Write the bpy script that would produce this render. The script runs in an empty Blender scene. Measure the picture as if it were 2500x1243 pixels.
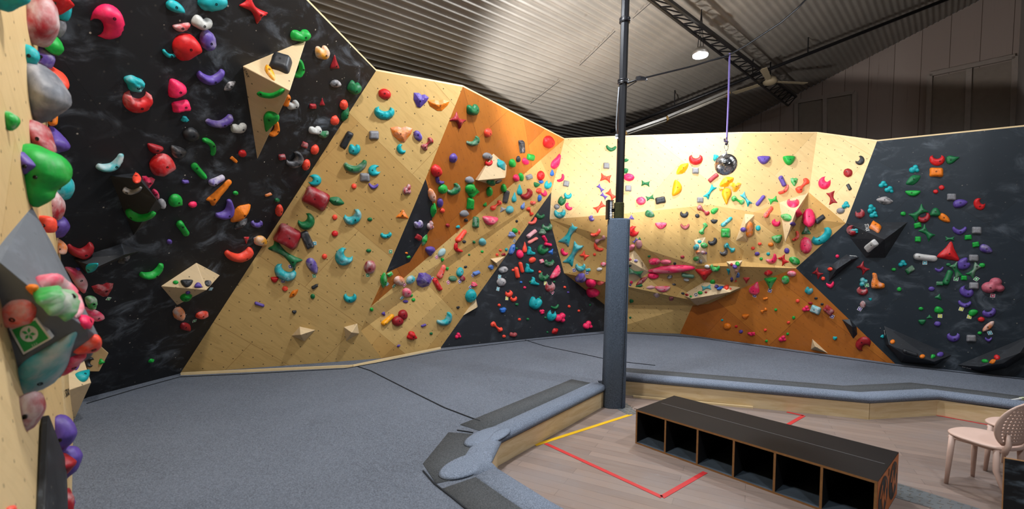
import bpy, bmesh, math, random
import numpy as np
from mathutils import Vector, Matrix, geometry
from mathutils.bvhtree import BVHTree
random.seed(7)
C = bpy.context.scene.collection
S = bpy.context.scene
# ------------------------------------------------------------------ camera
F, CX, CY, PITCH, ROLL, HC = 1103.0, 1250.0, 680.0, 0.0427, -0.0091, 1.954
cp, sp, cr, sr = math.cos(PITCH), math.sin(PITCH), math.cos(ROLL), math.sin(ROLL)
FWD = Vector((0, cp, -sp)); UP0 = Vector((0, sp, cp)); R0 = Vector((1, 0, 0))
RIGHT = R0*cr - UP0*sr; UPV = R0*sr + UP0*cr
EYE = Vector((0, 0, HC))
cam = bpy.data.cameras.new('camera'); camo = bpy.data.objects.new('camera', cam); C.objects.link(camo)
camo.matrix_world = Matrix(((RIGHT.x, UPV.x, -FWD.x, 0), (RIGHT.y, UPV.y, -FWD.y, 0), (RIGHT.z, UPV.z, -FWD.z, HC), (0, 0, 0, 1)))
cam.sensor_width = 36; cam.lens = 36*F/2500; cam.shift_y = (CY-621.5)/2500; cam.clip_start = 0.05; cam.clip_end = 200
cam.dof.use_dof = True; cam.dof.focus_distance = 7.2; cam.dof.aperture_fstop = 1.4
S.camera = camo
def ray(px, py): return FWD + RIGHT*((px-CX)/F) + UPV*((CY-py)/F)
def at_z(px, py, z): d = ray(px, py); return EYE + d*((z-HC)/d.z)
def at_y(px, py, y): d = ray(px, py); return EYE + d*(y/d.y)
def on_plane(px, py, P, n): d = ray(px, py); return EYE + d*((P-EYE).dot(n)/d.dot(n))
# ------------------------------------------------------------------ world, exposure, lamps
S.view_settings.view_transform = 'Standard'; S.view_settings.look = 'None'
S.view_settings.exposure = -0.62; S.view_settings.gamma = 1.0; S.view_settings.use_curve_mapping = False
S.cycles.max_bounces = 4; S.cycles.diffuse_bounces = 2; S.cycles.glossy_bounces = 2; S.cycles.transmission_bounces = 0; S.cycles.adaptive_threshold = 0.08; S.cycles.caustics_reflective = False
S.cycles.use_adaptive_sampling = True; S.cycles.use_denoising = True
W = bpy.data.worlds.new('world'); S.world = W; W.use_nodes = True
W.node_tree.nodes['Background'].inputs[0].default_value = (0.80, 0.86, 1.0, 1)
W.node_tree.nodes['Background'].inputs[1].default_value = 0.075
def lamp(name, loc, power, color, size=0.35, aim=None, spread=180, kind='AREA'):
    l = bpy.data.lights.new(name, kind); l.energy = power; l.color = color
    if kind == 'AREA': l.shape = 'DISK'; l.size = size; l.spread = math.radians(spread)
    else: l.shadow_soft_size = size
    if kind == 'SPOT': l.spot_size = math.radians(spread); l.spot_blend = .35
    o = bpy.data.objects.new(name, l); C.objects.link(o); o.location = loc
    if aim is not None: o.rotation_euler = (Vector(aim)-Vector(loc)).to_track_quat('-Z', 'Y').to_euler()
    return o
COOL = (0.90, 0.95, 1.0); NEUT = (1.0, 0.97, 0.93)
LAMP = at_y(1710, 131, 7.9)
lamp('high_bay_glow', LAMP-Vector((0, 0.02, .07)), 215, COOL, .26, (LAMP.x-.1, LAMP.y+.25, 0))
lamp('high_bay_over_mat', (0.4, 5.2, 5.7), 300, COOL, .35, (-.2, 6.0, 0))
lamp('high_bay_by_camera', (-1.2, 2.4, 5.6), 205, NEUT, .35, (-2.4, 3.6, 0))
lamp('high_bay_over_bench', (4.9, 4.4, 6.1), 230, COOL, .35, (4.8, 4.4, 0))
lamp('gable_fill_light', (10.2, 5.2, 6.6), 1350, NEUT, .4, (9.4, 12.5, 5.2))  # unseen fill light, added only to brighten the gable wall
lamp('high_bay_behind_camera', (2.2, -1.2, 5.9), 150, COOL, .45, (2.6, 2.5, 0))
HOLD_TXT = '''
@C4 380 0 2.96
e 142 52 150 80 28 T
o 405 10 215 140 0 T
y 705 65 190 115 45 R
v 332 165 152 98 15 W
h 185 198 122 60 -8 R2
u 212 333 190 185 -25 R
o 372 290 115 150 -15 V1
b 95 393 112 45 22 T
b 398 560 205 110 -5 V
h 155 638 130 128 -85 P
r 180 765 122 76 -12 P
l 535 620 102 55 -35 K2
k 208 860 55 45 0 T
b 460 880 200 80 -12 V1
v 600 925 116 70 -10 W
o 252 970 112 98 0 K
b 395 1052 150 66 -122 G
h 155 1100 112 82 20 K1
o 625 1108 55 52 0 R
r 562 1152 50 26 40 O
v 1042 255 138 86 -5 G
v 1200 378 95 100 -10 Y2
b 1040 495 140 62 -78 G
r 905 465 152 106 18 K
e 828 530 125 52 58 Y1
b 835 680 205 62 -8 G
d 825 880 118 152 200 G
b 862 930 125 55 -68 O
s 945 725 90 38 108 O
v 990 758 86 60 -25 W
r 1135 768 46 36 0 D
t 1203 735 38 55 0 D
v 1150 940 90 58 -5 W
h 1208 972 82 50 -5 E1
r 1075 1047 42 42 20 D1
o 1147 1080 50 76 25 S
o 1085 1190 50 82 20 S
r 912 1135 48 42 -10 D1
c 1003 1155 132 105 -48 K1
@D1 760 160 2.96
o 172 130 76 52 0 K2
v 303 158 82 96 20 E
o 232 282 54 72 15 S
l 243 352 112 56 -65 E
o 165 395 50 72 25 S
t 168 -28 66 100 0 D
@C1 0 0 2.96
k 965 600 155 115 35 T1
c 990 728 214 178 4 R1
p 775 155 260 228 -115 P
h 1115 1075 112 64 15 D
@C6 180 200 2.96
u 630 592 174 146 -22 R1
s 900 640 136 56 48 G
s 805 720 52 28 0 V
s 1030 708 126 48 -25 V2
a 1055 790 225 68 -45 O
o 1168 803 38 30 0 G
b 1098 928 165 88 -50 V
u 733 855 100 90 0 G
o 857 885 60 42 -15 P
s 787 1058 126 56 55 G
o 690 1155 38 36 0 V
o 455 697 64 54 0 S1
q 533 727 98 90 10 P1
o 590 810 82 46 60 P1
o 633 878 72 60 70 A2
b 425 785 135 52 0 A2
b 480 965 216 76 8 G
b 268 593 222 84 -25 T2
@C2 0 400 2.96
b 578 625 192 108 -5 D
h 665 752 80 54 -5 T
l 895 690 100 56 -25 K1
k 560 760 36 26 0 V
b 1100 785 192 76 -25 G
q 745 912 160 96 -10 D1
@C5 380 400 2.96
l 612 355 186 96 -38 O
l 615 432 122 56 -35 K1
c 730 432 86 58 0 V1
t 655 553 40 50 180 R1
u 757 557 92 76 20 Y2
b 600 660 205 98 -8 S
o 876 262 38 30 0 E
s 812 222 50 20 -25 O1
o 890 335 52 86 10 S
o 145 857 42 28 0 G
h 225 865 88 56 0 K
h 307 877 56 40 180 V
o 373 865 50 34 60 K1
o 233 930 36 22 0 V
o 220 962 90 50 -5 G
o 165 1080 86 96 0 O2
o 333 1090 96 50 -15 S1
u 215 1177 78 58 20 D
p 1150 118 84 96 -80 T
r 1160 250 182 132 25 D1
C 1090 418 126 118 -40 E
r 955 525 176 146 25 D1
r 1095 550 60 136 -25 K1
y 935 652 256 96 38 E1
e 1132 738 126 72 60 V1
C 935 785 166 118 25 T1
o 1220 670 38 38 0 S
h 860 838 56 42 0 R
o 935 902 42 38 0 S
l 998 937 86 40 -40 O
s 1150 887 50 28 -30 K
o 1135 958 34 36 0 E
s 750 1015 76 25 18 V
k 1002 1070 36 28 0 K
@C3 0 800 2.805
l 1035 228 46 30 -15 G
c 612 235 72 72 100 K
k 695 233 32 42 0 G
h 568 335 94 76 -15 T
h 518 272 46 42 0 V
@D1 760 160 2.96
o 530 206 96 76 20 R
C 527 340 148 106 4 T
q 785 252 114 102 15 V
q 920 287 158 80 0 O
y 1058 395 92 86 40 D
v 1165 320 86 82 -10 E
b 1170 552 96 58 -30 E1
o 1023 668 50 72 15 V
o 900 760 72 90 -5 R
b 922 833 76 46 45 V
o 948 890 62 70 30 G
c 1028 895 102 72 -45 E1
o 1140 825 60 48 -10 A
o 1145 887 66 80 25 G
r 1168 917 76 38 -45 G
r 1145 998 42 86 5 G
o 868 935 48 96 -15 O2
o 928 992 42 70 5 V
l 882 1045 106 46 100 G
o 945 1048 36 34 0 S
o 1102 1068 62 46 -20 A
o 1117 1118 26 26 0 K
o 985 1155 30 28 0 D
k 1060 1167 30 28 0 T
v 775 1148 66 56 -20 V2
g 858 1155 46 70 0 D2
r 255 538 130 54 -62 K
r 453 503 70 62 0 A
q 652 497 160 114 0 O1
o 770 508 55 84 -30 V1
n 838 567 102 56 -45 D1
v 312 608 86 80 0 T
c 648 605 76 62 60 T
b 320 735 172 90 -8 E1
p 455 758 82 90 75 T
r 387 808 72 62 0 A
o 308 873 38 38 0 S
b 448 872 74 42 5 V
g 692 897 62 86 10 D2
l 180 980 120 66 20 E
C 300 1095 136 108 -30 T1
o 170 1097 38 38 0 S
o 423 1112 36 28 0 E
o 170 1215 48 42 0 R
t 660 1072 92 64 5 O1
C 540 1225 84 48 -5 T
@D2 560 540 2.96
C 826 258 128 132 50 T1
o 1007 213 38 26 0 E
o 1015 332 86 96 15 D2
c 872 553 96 76 0 T
o 1027 638 26 28 0 G
k 1113 668 26 28 0 V
s 1143 713 112 38 -40 Y
@D4 880 560 3.655
o 378 763 86 92 0 D
o 333 817 106 92 -15 D
k 455 950 86 84 0 R
l 340 1040 36 25 -20 V
s 562 857 48 22 -25 V
o 630 930 28 24 0 E
b 757 810 150 92 -38 T1
k 870 697 32 26 -30 K
o 980 592 86 120 15 T
k 1012 492 56 48 0 P1
l 208 455 136 60 100 G1
r 262 400 52 30 -30 G1
o 343 457 96 80 0 O2
o 445 450 88 66 -45 T2
x 565 452 134 132 0 V1
s 718 375 132 40 -62 S1
s 685 490 128 50 60 R1
o 410 562 76 82 30 P2
o 450 590 36 28 -15 G
o 402 643 46 28 0 V
o 472 628 34 30 -20 G
o 822 440 76 52 0 E1
o 885 380 60 86 15 T1
o 908 435 48 58 -20 D1
o 937 335 30 22 -20 K
k 772 350 32 32 0 G
o 722 207 52 88 35 T2
d 620 195 94 86 180 V
k 730 270 30 36 0 G
o 970 227 20 18 0 E
o 925 110 32 26 0 K
o 1013 113 24 26 0 E
o 1085 112 58 68 15 T1
s 895 58 136 46 -50 S
b 862 167 100 58 60 R
o 1085 198 26 22 0 G
s 1032 388 66 36 -20 B1
k 1165 337 48 50 20 B1
r 513 70 48 52 30 D
s 428 247 34 22 -30 G
o 410 212 26 18 0 O
l 572 95 110 48 -65 G1
@E1 1080 440 4.143
d 778 95 54 108 0 T1
d 725 172 50 102 5 T1
c 850 142 126 104 -38 D
r 638 167 46 132 8 K1
n 540 255 130 52 -38 S
t 605 290 72 48 -30 A1
o 678 298 72 84 30 T1
h 480 410 150 90 5 P1
r 333 425 58 112 5 E1
d 815 258 42 76 20 B1
v 915 230 52 40 0 S1
n 883 315 96 44 55 S
k 972 108 52 62 0 S
c 1028 132 58 68 -30 P
o 980 182 36 70 5 B
h 948 48 58 48 20 E
o 997 15 44 40 0 B
p 1065 45 66 92 20 T
C 987 362 86 66 10 E1
b 915 420 100 54 -35 S1
r 903 542 116 42 -38 P2
s 912 610 110 38 -30 S1
C 1055 475 102 88 -5 E1
k 1010 525 72 72 0 E1
s 1035 592 82 34 55 P
s 1068 650 78 38 10 P
d 832 678 50 112 0 S
f 897 715 82 86 0 T
C 1012 702 102 108 30 E
t 1105 718 54 58 30 B
o 782 748 66 90 -10 P
o 907 808 74 56 -35 S
r 1003 820 40 42 -20 P2
C 1080 835 102 84 0 E1
h 1150 938 152 66 -58 P1
s 797 882 116 38 75 S
s 752 935 120 46 80 S
o 713 910 28 26 0 S
f 878 890 82 92 0 T
o 985 928 28 28 0 S
C 1020 975 96 98 20 E1
f 935 1022 86 76 10 T
p 1085 1080 96 112 0 D2
o 1130 1028 24 20 0 E
o 888 1030 26 24 0 E
o 795 1032 26 24 0 B
o 832 1086 28 26 0 P
o 615 907 96 66 -10 A2
o 595 1030 92 86 0 A2
p 672 1148 76 72 -20 S
c 720 1200 70 62 -5 S
o 988 1187 20 18 0 E
o 750 690 24 24 0 E
o 702 700 60 116 18 B1
@D3 1040 280 2.96
o 825 440 48 70 10 R
d 940 335 56 120 25 P
d 910 420 30 48 0 B
r 745 450 46 36 -20 A
o 880 197 70 94 5 R
r 690 232 36 96 -8 K1
o 664 320 26 46 10 K
o 715 337 42 52 -20 P
r 755 308 52 46 10 G
o 622 350 46 62 5 G
o 445 130 52 64 20 S
c 455 348 56 46 -10 R
o 440 298 66 48 0 A
l 543 362 96 40 60 T1
o 650 457 44 52 0 P1
o 683 450 36 62 0 G
o 560 530 38 60 0 G
o 456 555 40 72 5 G
k 470 485 72 28 0 E
l 522 485 62 26 -20 K
d 427 648 26 34 20 G
o 655 770 18 20 0 K
o 640 838 36 38 0 G
k 617 868 50 46 0 B1
o 537 980 20 18 0 S
o 513 1013 20 22 0 S
k 560 1010 32 22 0 D
o 580 975 20 22 0 T
s 673 852 24 12 90 S
@E2 1300 560 4.143
v 25 747 116 126 10 T
b 228 787 86 44 -15 E
p 192 872 92 114 15 T
g 277 892 102 112 20 P
g 93 833 52 56 0 P
o 130 893 24 22 0 E
l 227 1030 74 62 -30 R
o 150 1040 20 20 0 E
g 555 968 92 92 0 P
o 370 780 28 28 0 S
o 468 825 26 26 0 S
o 582 765 20 20 0 E
o 325 585 26 26 0 S
o 360 637 22 18 0 V
o 75 690 22 22 0 E
@D4 880 560 3.655
g 870 950 54 58 0 P
n 1213 870 118 52 40 S
k 1270 720 64 52 -30 B
o 1237 677 28 26 0 S
o 1418 805 28 26 0 S
o 1492 802 26 24 0 E
o 1395 670 32 24 0 E
v 1362 940 66 44 0 D1
o 1280 955 30 28 0 S
@D5 1300 320 4.143
b 795 177 108 62 5 E
r 748 352 62 64 0 A
y 740 475 106 86 10 S
y 687 577 82 48 50 V1
y 722 657 72 48 40 V1
y 795 645 106 76 50 S
y 678 768 116 76 -40 S
v 595 885 62 52 60 V1
b 293 482 96 52 -50 P1
r 342 533 60 62 10 A
c 358 652 80 74 5 T
v 298 710 76 92 20 E
c 365 765 86 66 50 P1
o 247 765 58 54 0 A
C 277 832 122 104 -5 T1
y 375 1040 252 120 -60 T1
b 643 1037 116 54 -30 S1
n 683 1098 116 50 -25 D1
b 660 1182 116 62 40 S
l 945 296 60 38 -5 E
l 942 403 64 58 -30 E
o 975 468 112 78 5 P
@E2 1300 560 4.143
y 412 250 246 110 -62 T1
c 320 232 86 64 45 P
y 525 265 76 80 45 S
o 628 255 30 30 0 S
C 485 382 106 92 0 T1
r 562 410 50 28 -10 T1
k 490 487 116 82 0 V1
o 590 537 114 76 5 P
l 690 540 92 50 -10 S1
e 612 635 140 82 5 P
o 677 403 60 36 -10 W2
o 717 352 56 44 -10 P2
@D6 1520 310 4.143
y 232 572 86 62 5 E
r 58 622 64 64 0 A
o 185 748 96 84 -5 P1
y 277 717 80 56 -15 E1
r 383 743 102 70 -12 K
l 605 422 162 86 -38 Y
h 553 622 160 94 -80 Y
c 740 328 142 116 0 R
r 737 443 68 64 0 A
k 945 313 72 76 0 T
r 918 514 116 46 -40 D1
y 883 658 152 66 -55 T
l 1052 556 162 98 -25 Y
q 1130 607 142 96 0 Y1
d 1052 703 106 166 180 Y
r 1005 625 56 28 -15 Y1
r 785 740 66 58 0 A
n 1165 742 136 62 25 G1
n 815 845 142 60 38 D1
e 932 848 86 56 -35 G1
c 623 883 86 76 0 K
o 755 900 46 40 30 K
h 925 958 70 44 0 K
s 1052 960 142 46 -40 T1
h 387 1000 114 68 0 P1
b 630 1010 94 62 0 D1
n 817 1030 122 58 -60 G1
r 1042 1072 92 94 0 G1
c 912 1160 96 76 -30 K
e 275 883 102 76 25 E1
t 88 912 60 48 0 V1
p 108 1057 108 110 60 R
@E3 1520 560 4.143
o 165 150 68 88 0 D1
t 172 93 32 30 0 E
y 128 115 62 36 -50 V1
o 87 183 80 50 -35 P1
o 70 305 38 28 0 D1
o 133 317 38 32 0 V2
o 75 367 28 22 0 K
y 125 438 156 76 15 E1
o 88 535 28 28 0 P
o 78 562 22 20 0 V
l 195 522 150 50 -35 D1
k 170 570 76 30 -10 E
o 322 322 120 62 0 P1
o 437 328 110 48 0 P1
o 497 402 462 80 -4 P1
o 310 470 114 66 0 P
o 268 273 30 20 0 E
o 605 280 42 34 0 D1
o 528 345 30 24 0 K
o 477 480 58 34 -15 K2
l 520 557 42 24 10 K1
s 660 467 136 44 10 E1
o 645 508 62 30 5 W2
t 828 458 190 118 180 R
o 855 378 55 32 10 W2
C 935 388 102 68 10 G1
o 910 532 52 46 0 G
l 285 588 94 40 0 P2
h 405 605 150 62 0 P2
l 343 665 72 42 15 D2
r 493 695 46 26 0 D1
k 88 722 46 32 0 E
n 1080 187 122 64 40 T1
c 1025 232 84 76 -35 K1
o 778 125 42 32 0 T
o 748 180 42 60 0 T1
o 823 163 62 56 0 G1
o 760 230 38 38 0 O2
o 813 233 46 42 0 D2
o 745 297 46 46 0 G1
o 840 240 24 24 0 V
o 790 325 40 38 0 A1
o 1103 357 30 26 0 D
o 1162 350 46 38 0 G
o 1135 378 48 34 0 V
t 1073 430 46 64 180 T
o 1150 420 30 26 0 O2
k 1165 465 42 60 30 B1
k 1107 497 34 34 0 V
o 1103 520 28 22 0 K
s 1143 522 26 18 0 S
y 848 590 94 56 -10 T1
o 785 642 50 36 0 G
o 843 637 26 20 0 D
o 610 648 36 24 10 K
o 650 663 36 26 10 D
o 690 680 24 22 0 G
o 950 577 44 26 0 V1
l 990 592 80 32 -15 B
k 1050 588 62 46 0 S
o 1092 602 20 20 0 S
o 78 893 26 22 0 E
o 1008 918 26 22 0 T
o 1058 982 76 66 10 O
o 1150 983 30 28 0 R
o 1198 1035 38 36 0 V
s 1230 877 44 26 0 O
@D7 1780 310 2.96
h 250 240 90 60 0 V
h 432 243 86 68 0 G
s 385 392 84 38 65 V
b 398 457 96 38 -40 S1
q 470 397 56 60 0 G1
n 530 425 122 56 -48 S
y 123 522 106 46 55 T1
s 226 532 94 32 -52 V
y 318 530 62 50 -20 G1
c 462 550 90 70 0 P1
s 284 616 92 34 -50 S1
p 340 693 64 56 20 P
o 420 655 68 54 20 G1
l 497 622 70 32 -75 P1
o 576 660 96 120 -5 P
r 658 667 74 34 -35 K1
l 462 702 36 36 0 V
t 557 742 68 68 0 E1
C 672 792 168 96 -38 T
o 556 856 88 118 -5 P1
b 487 792 80 40 -65 S1
h 348 812 74 58 -10 G1
o 210 731 36 40 0 T
o 102 742 34 36 0 V
o 142 738 36 112 10 O1
o 172 877 28 24 0 S
o 222 845 28 22 0 S
o 302 850 40 30 0 O
o 203 918 36 30 0 V
o 283 918 28 24 0 T
o 232 953 24 22 0 G
o 417 895 38 42 0 V
b 313 960 86 58 -35 P1
y 393 962 66 62 60 R
o 473 967 84 54 25 G1
c 947 243 70 64 -55 K
o 860 332 64 62 0 D
p 690 405 86 94 35 P
r 867 435 48 26 60 K
y 743 513 90 64 75 D
g 845 565 56 56 0 T
o 807 606 58 44 -15 A
l 283 1056 64 46 0 R1
t 125 1110 50 44 180 R1
d 188 1165 84 98 20 P1
t 298 1132 94 90 180 G1
o 408 1105 56 62 0 G1
o 452 1060 66 42 5 P2
b 733 1143 60 46 -15 P
y 640 1058 64 62 45 D
o 680 1096 30 28 0 S
o 733 1028 28 28 0 S
o 782 935 28 26 0 P
g 905 752 58 42 0 T1
r 1058 727 80 56 28 O1
r 1030 858 98 56 -40 W2
@E4 1780 560 3.36
v 655 505 66 60 20 T1
o 713 566 28 20 0 K
o 563 588 32 30 0 S
o 667 607 38 24 0 D
o 763 614 26 20 0 K
g 630 652 62 54 0 P
r 710 660 84 62 20 T2
r 817 665 86 58 40 D1
s 298 568 42 22 -10 O
n 285 668 56 32 -30 O
o 383 660 26 22 0 G
h 135 717 56 40 0 O
o 530 725 26 28 0 G
o 487 765 28 24 0 S
o 58 797 24 22 0 S
o 97 838 34 28 0 V
g 183 857 66 36 0 P
o 297 826 26 24 0 S
g 438 898 62 56 0 P
o 480 858 24 22 0 G
o 307 917 24 22 0 G
k 869 893 40 32 0 T
p 1100 937 132 106 150 D
@D8 2080 300 2.96
p 58 657 72 66 -25 D1
p 0 778 78 72 45 D1
c 615 268 112 86 0 R
d 728 262 66 102 75 E
g 450 335 76 64 0 T
r 610 358 98 66 0 O
l 443 413 120 66 -25 E
g 225 445 66 50 0 T
g 270 483 68 54 20 T
h 440 510 108 42 0 G
o 648 468 42 36 0 R
o 605 497 38 30 0 R
l 237 562 122 60 10 K2
r 720 537 66 50 0 A
e 783 583 108 62 -10 V
p 920 588 92 78 50 R
o 370 657 40 32 0 G
g 140 622 64 66 -20 T
g 157 665 62 54 0 T
y 480 652 122 80 -40 E
c 522 687 94 70 -25 D
h 603 645 78 62 180 E
e 667 690 98 54 32 O
r 475 742 52 40 -15 G
y 540 795 112 72 45 E
r 477 842 44 40 0 G
b 777 780 106 60 0 V
r 902 778 70 52 0 A
r 840 828 52 36 -5 G
y 707 838 66 36 0 E
t 705 922 166 132 10 R
r 895 880 50 38 -10 G
e 968 913 100 60 22 V1
s 530 973 176 52 6 W2
r 880 978 70 50 0 A
v 805 1022 82 96 60 V
g 365 1017 64 52 0 T
o 302 1060 34 24 0 G
r 420 1062 66 42 -35 E1
b 632 1062 66 36 -10 V
y 80 1050 76 72 50 D
f 187 1142 95 112 0 O1
g 80 1150 68 64 -30 T1
p 75 1215 84 64 10 D1
o 697 1025 38 24 0 E
y 753 1068 116 74 65 E1
y 882 1065 116 74 -55 E1
o 940 1030 48 34 0 G
r 810 1122 44 34 0 G
r 635 1162 52 30 0 E1
s 692 1118 116 54 -68 E
o 575 1200 46 34 0 V
g 1018 1178 168 122 0 C
o 342 1203 34 32 0 G
@E5 2080 600 3.655
r 1088 358 86 62 0 A
p 1022 410 130 100 20 V
t 775 452 66 50 20 E
b 1005 522 122 62 5 V
o 615 563 44 32 0 G
e 776 577 84 64 15 G
e 1083 598 88 62 -15 G
c 1225 597 126 86 -15 V
t 692 633 60 36 0 E
h 625 683 66 46 0 E
o 763 697 60 46 0 V
o 1153 657 62 44 0 R
o 1218 720 132 52 -40 O2
o 1140 780 40 30 0 G
c 905 815 118 90 0 V
r 1065 828 86 62 0 A
b 1218 838 66 42 0 V
g 163 478 32 30 0 T
o 97 525 52 64 0 D2
k 272 810 36 34 0 T
o 362 858 44 40 0 O
o 628 988 48 36 0 O
k 722 990 44 38 0 G
o 787 972 60 42 0 V
s 520 955 150 40 18 K
o 1295 998 56 42 0 R
o 1188 1030 62 30 0 G
l 1255 1032 64 36 -20 O
'''
PUFF_TXT = '''
@C1 0 0 2.96
T 0,-60 165,-60 165,0 80,38 0,70
D2 232,-10 360,-10 392,120 380,200 330,270 250,325 228,230 215,150 238,165
R 385,-10 497,-10 480,30 440,70 400,102 388,50
T 412,110 450,60 494,20 490,70 470,115 440,140
A 390,130 440,132 460,165 450,215 400,262 370,235
G 305,295 335,262 375,240 410,280 424,335 400,375 378,390 330,340
T 192,330 235,340 265,370 268,420 240,455 203,470
V1 290,310 340,350 378,405 360,460 330,493 282,462
L1 228,475 290,462 350,510 405,585 440,640 454,705 445,750 400,800 350,845 290,892 262,850 232,720 222,590
S 368,478 420,515 460,565 478,612 462,660 450,672 425,620 400,570 368,535
G1 46,810 90,820 118,850 120,890 95,930 62,938
D1 225,885 270,880 310,930 345,1000 370,1050 382,1112 320,1085 255,1050
V 358,920 410,945 455,1000 475,1040 455,1080 400,1100 375,1100
O 352,835 390,810 402,850 400,900 360,905
G 202,1053 330,1078 400,1120 440,1185 448,1235 440,1300 400,1345 360,1375 352,1425 300,1475 255,1490 215,1330
V 160,1105 200,1125 245,1185 240,1210 205,1240 170,1252
S 395,1125 430,1135 425,1160 398,1155
@C2 0 400 2.96
T1 412,75 470,75 510,120 515,180 485,235 450,262 412,235
D2 367,190 400,200 445,270 442,345 400,410 365,345
S 290,380 345,378 385,402 382,470 350,500 310,440
V 400,420 430,370 470,405 488,450 465,495 410,535
O2 414,545 445,560 470,595 465,640 450,655 425,620
@C3 0 800 2.805
D2 145,480 200,445 240,445 275,500 285,560 260,620 215,680 168,718 160,600
V 387,620 425,610 470,650 497,695 505,740 475,800 430,840 397,862
V 440,835 490,822 525,865 535,905 510,985 475,1020 437,1035
D 397,872 440,885 495,935 470,985 430,1030 418,1020
D1 430,1110 470,1150 492,1185 497,1243 490,1290 435,1290
V 480,1170 508,1185 505,1230 490,1240
S1 50,1235 75,1222 100,1243 95,1280 55,1280
'''
FBH_TXT = '''
@C2 0 400 2.96
P2 470,745 560,760 600,800 632,860 625,905 600,935 540,870 500,800
P2 265,815 340,815 430,860 500,900 555,970 588,1080 545,1117 520,1070 500,985 440,915 370,915 300,890
O 187,885 262,888 260,935 235,947
kG2 262,905 330,915 380,930 440,935 480,960 515,1050 520,1110 490,1130 440,1090 380,1085 330,1030 280,985
S2 10,1060 50,1010 100,985 190,983 250,1020 265,1060 240,1140 180,1165 110,1182 30,1165 8,1130
kG2 612,970 650,952 690,965 702,1000 690,1035 660,1047 630,1030
P2 600,1035 660,1045 720,1070 752,1100 742,1120 680,1137 630,1100
P 580,1095 620,1110 657,1140 650,1195 610,1160
@C3 0 800 2.805
T2 520,28 510,90 490,150 470,230 440,290 390,350 330,385 240,425 100,455 5,470 10,440 90,340 160,240 260,170 380,100
S1 500,170 560,120 640,65 685,65 692,110 650,150 570,170
P1 590,175 560,220 520,270 470,300 405,327 430,270 480,205
'''
TAG_TXT = '''
D2 617 160 T 5|D2 613 395 G 0|D2 1000 390 G 0|D2 1165 220 G 5|D2 388 432 V 10|D2 440 328 V 0|D2 1140 455 T -10|D2 1190 470 G 10|D2 1160 385 G -30
C5 720 540 R 30|C5 398 905 T -20|C5 280 1135 G -30|C5 145 1060 R -30
D4 680 248 P -30|D4 390 493 P -30|D4 640 440 B 20|D4 783 473 P -30|D4 885 465 V -30|D4 1003 410 V -30|D4 980 517 V -30|D4 370 612 T -30|D4 300 505 G -20
E1 578 977 T 10|E1 562 1100 T 15|E1 1040 1042 Y 0|E1 1113 1135 P 40|E1 652 1195 Y 5|E1 730 615 W -40|E2 422 413 V -15|E2 552 437 V 10
E4 210 542 V 0|E4 335 503 V 5|E4 845 715 V 10|E4 1072 653 V 25|E4 1130 458 G -10
E5 650 152 T 0|E5 928 297 G 5|E5 1110 297 G 35|E5 1255 445 P 5|E5 975 565 Y 15|E5 785 627 Y 0|E5 1047 635 Y 10|E5 1230 778 T -20|C2 783 975 G -10|E3 742 662 W -10
'''
# ------------------------------------------------------------------ materials
def lin(c): return tuple(((v/255)/12.92 if v/255 <= .04045 else ((v/255+.055)/1.055)**2.4) for v in c)
MATS = {}
class NB:
    def __init__(s, name):
        s.m = bpy.data.materials.new(name); s.m.use_nodes = True; s.t = s.m.node_tree; s.n = s.t.nodes; s.l = s.t.links
        s.b = s.n['Principled BSDF']
    def add(s, typ, **kw):
        n = s.n.new(typ)
        for k, v in kw.items(): setattr(n, k, v)
        return n
    def inp(s, node, key, v):
        if hasattr(v, 'links') or isinstance(v, bpy.types.NodeSocket): s.l.new(v, node.inputs[key])
        else:
            if isinstance(v, tuple) and len(v) == 3 and node.inputs[key].type == 'RGBA': v = (*v, 1)
            node.inputs[key].default_value = v
    def math(s, op, a, b=0.0, clamp=False):
        n = s.add('ShaderNodeMath', operation=op, use_clamp=clamp); s.inp(n, 0, a); s.inp(n, 1, b); return n.outputs[0]
    def mix(s, f, a, b):
        n = s.add('ShaderNodeMix', data_type='RGBA'); s.inp(n, 0, f); s.inp(n, 6, a); s.inp(n, 7, b); return n.outputs[2]
    def noise(s, vec, scale, detail=3, rough=.55, dist=0.0):
        n = s.add('ShaderNodeTexNoise'); s.l.new(vec, n.inputs['Vector']); n.inputs['Scale'].default_value = scale
        n.inputs['Detail'].default_value = detail; n.inputs['Roughness'].default_value = rough; n.inputs['Distortion'].default_value = dist
        return n.outputs[0]
    def ramp(s, f, a, b):
        n = s.add('ShaderNodeMapRange'); s.inp(n, 0, f); n.inputs[1].default_value = a; n.inputs[2].default_value = b; n.interpolation_type = 'SMOOTHSTEP'; return n.outputs[0]
    def coord(s, kind='Object'): return s.add('ShaderNodeTexCoord').outputs[kind]
    def mapping(s, vec, rot=(0, 0, 0), scale=(1, 1, 1), loc=(0, 0, 0)):
        n = s.add('ShaderNodeMapping'); s.l.new(vec, n.inputs[0]); n.inputs[1].default_value = loc; n.inputs[2].default_value = rot; n.inputs[3].default_value = scale; return n.outputs[0]
    def bump(s, h, strength=.3, dist=.01):
        n = s.add('ShaderNodeBump'); n.inputs['Strength'].default_value = strength; n.inputs['Distance'].default_value = dist
        s.l.new(h, n.inputs['Height']); s.l.new(n.outputs[0], s.b.inputs['Normal'])
    def done(s, col, rough=.6, spec=.4, metal=0.0):
        s.inp(s.b, 'Base Color', col); s.inp(s.b, 'Roughness', rough); s.b.inputs['Specular IOR Level'].default_value = spec; s.b.inputs['Metallic'].default_value = metal
        return s.m
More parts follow.
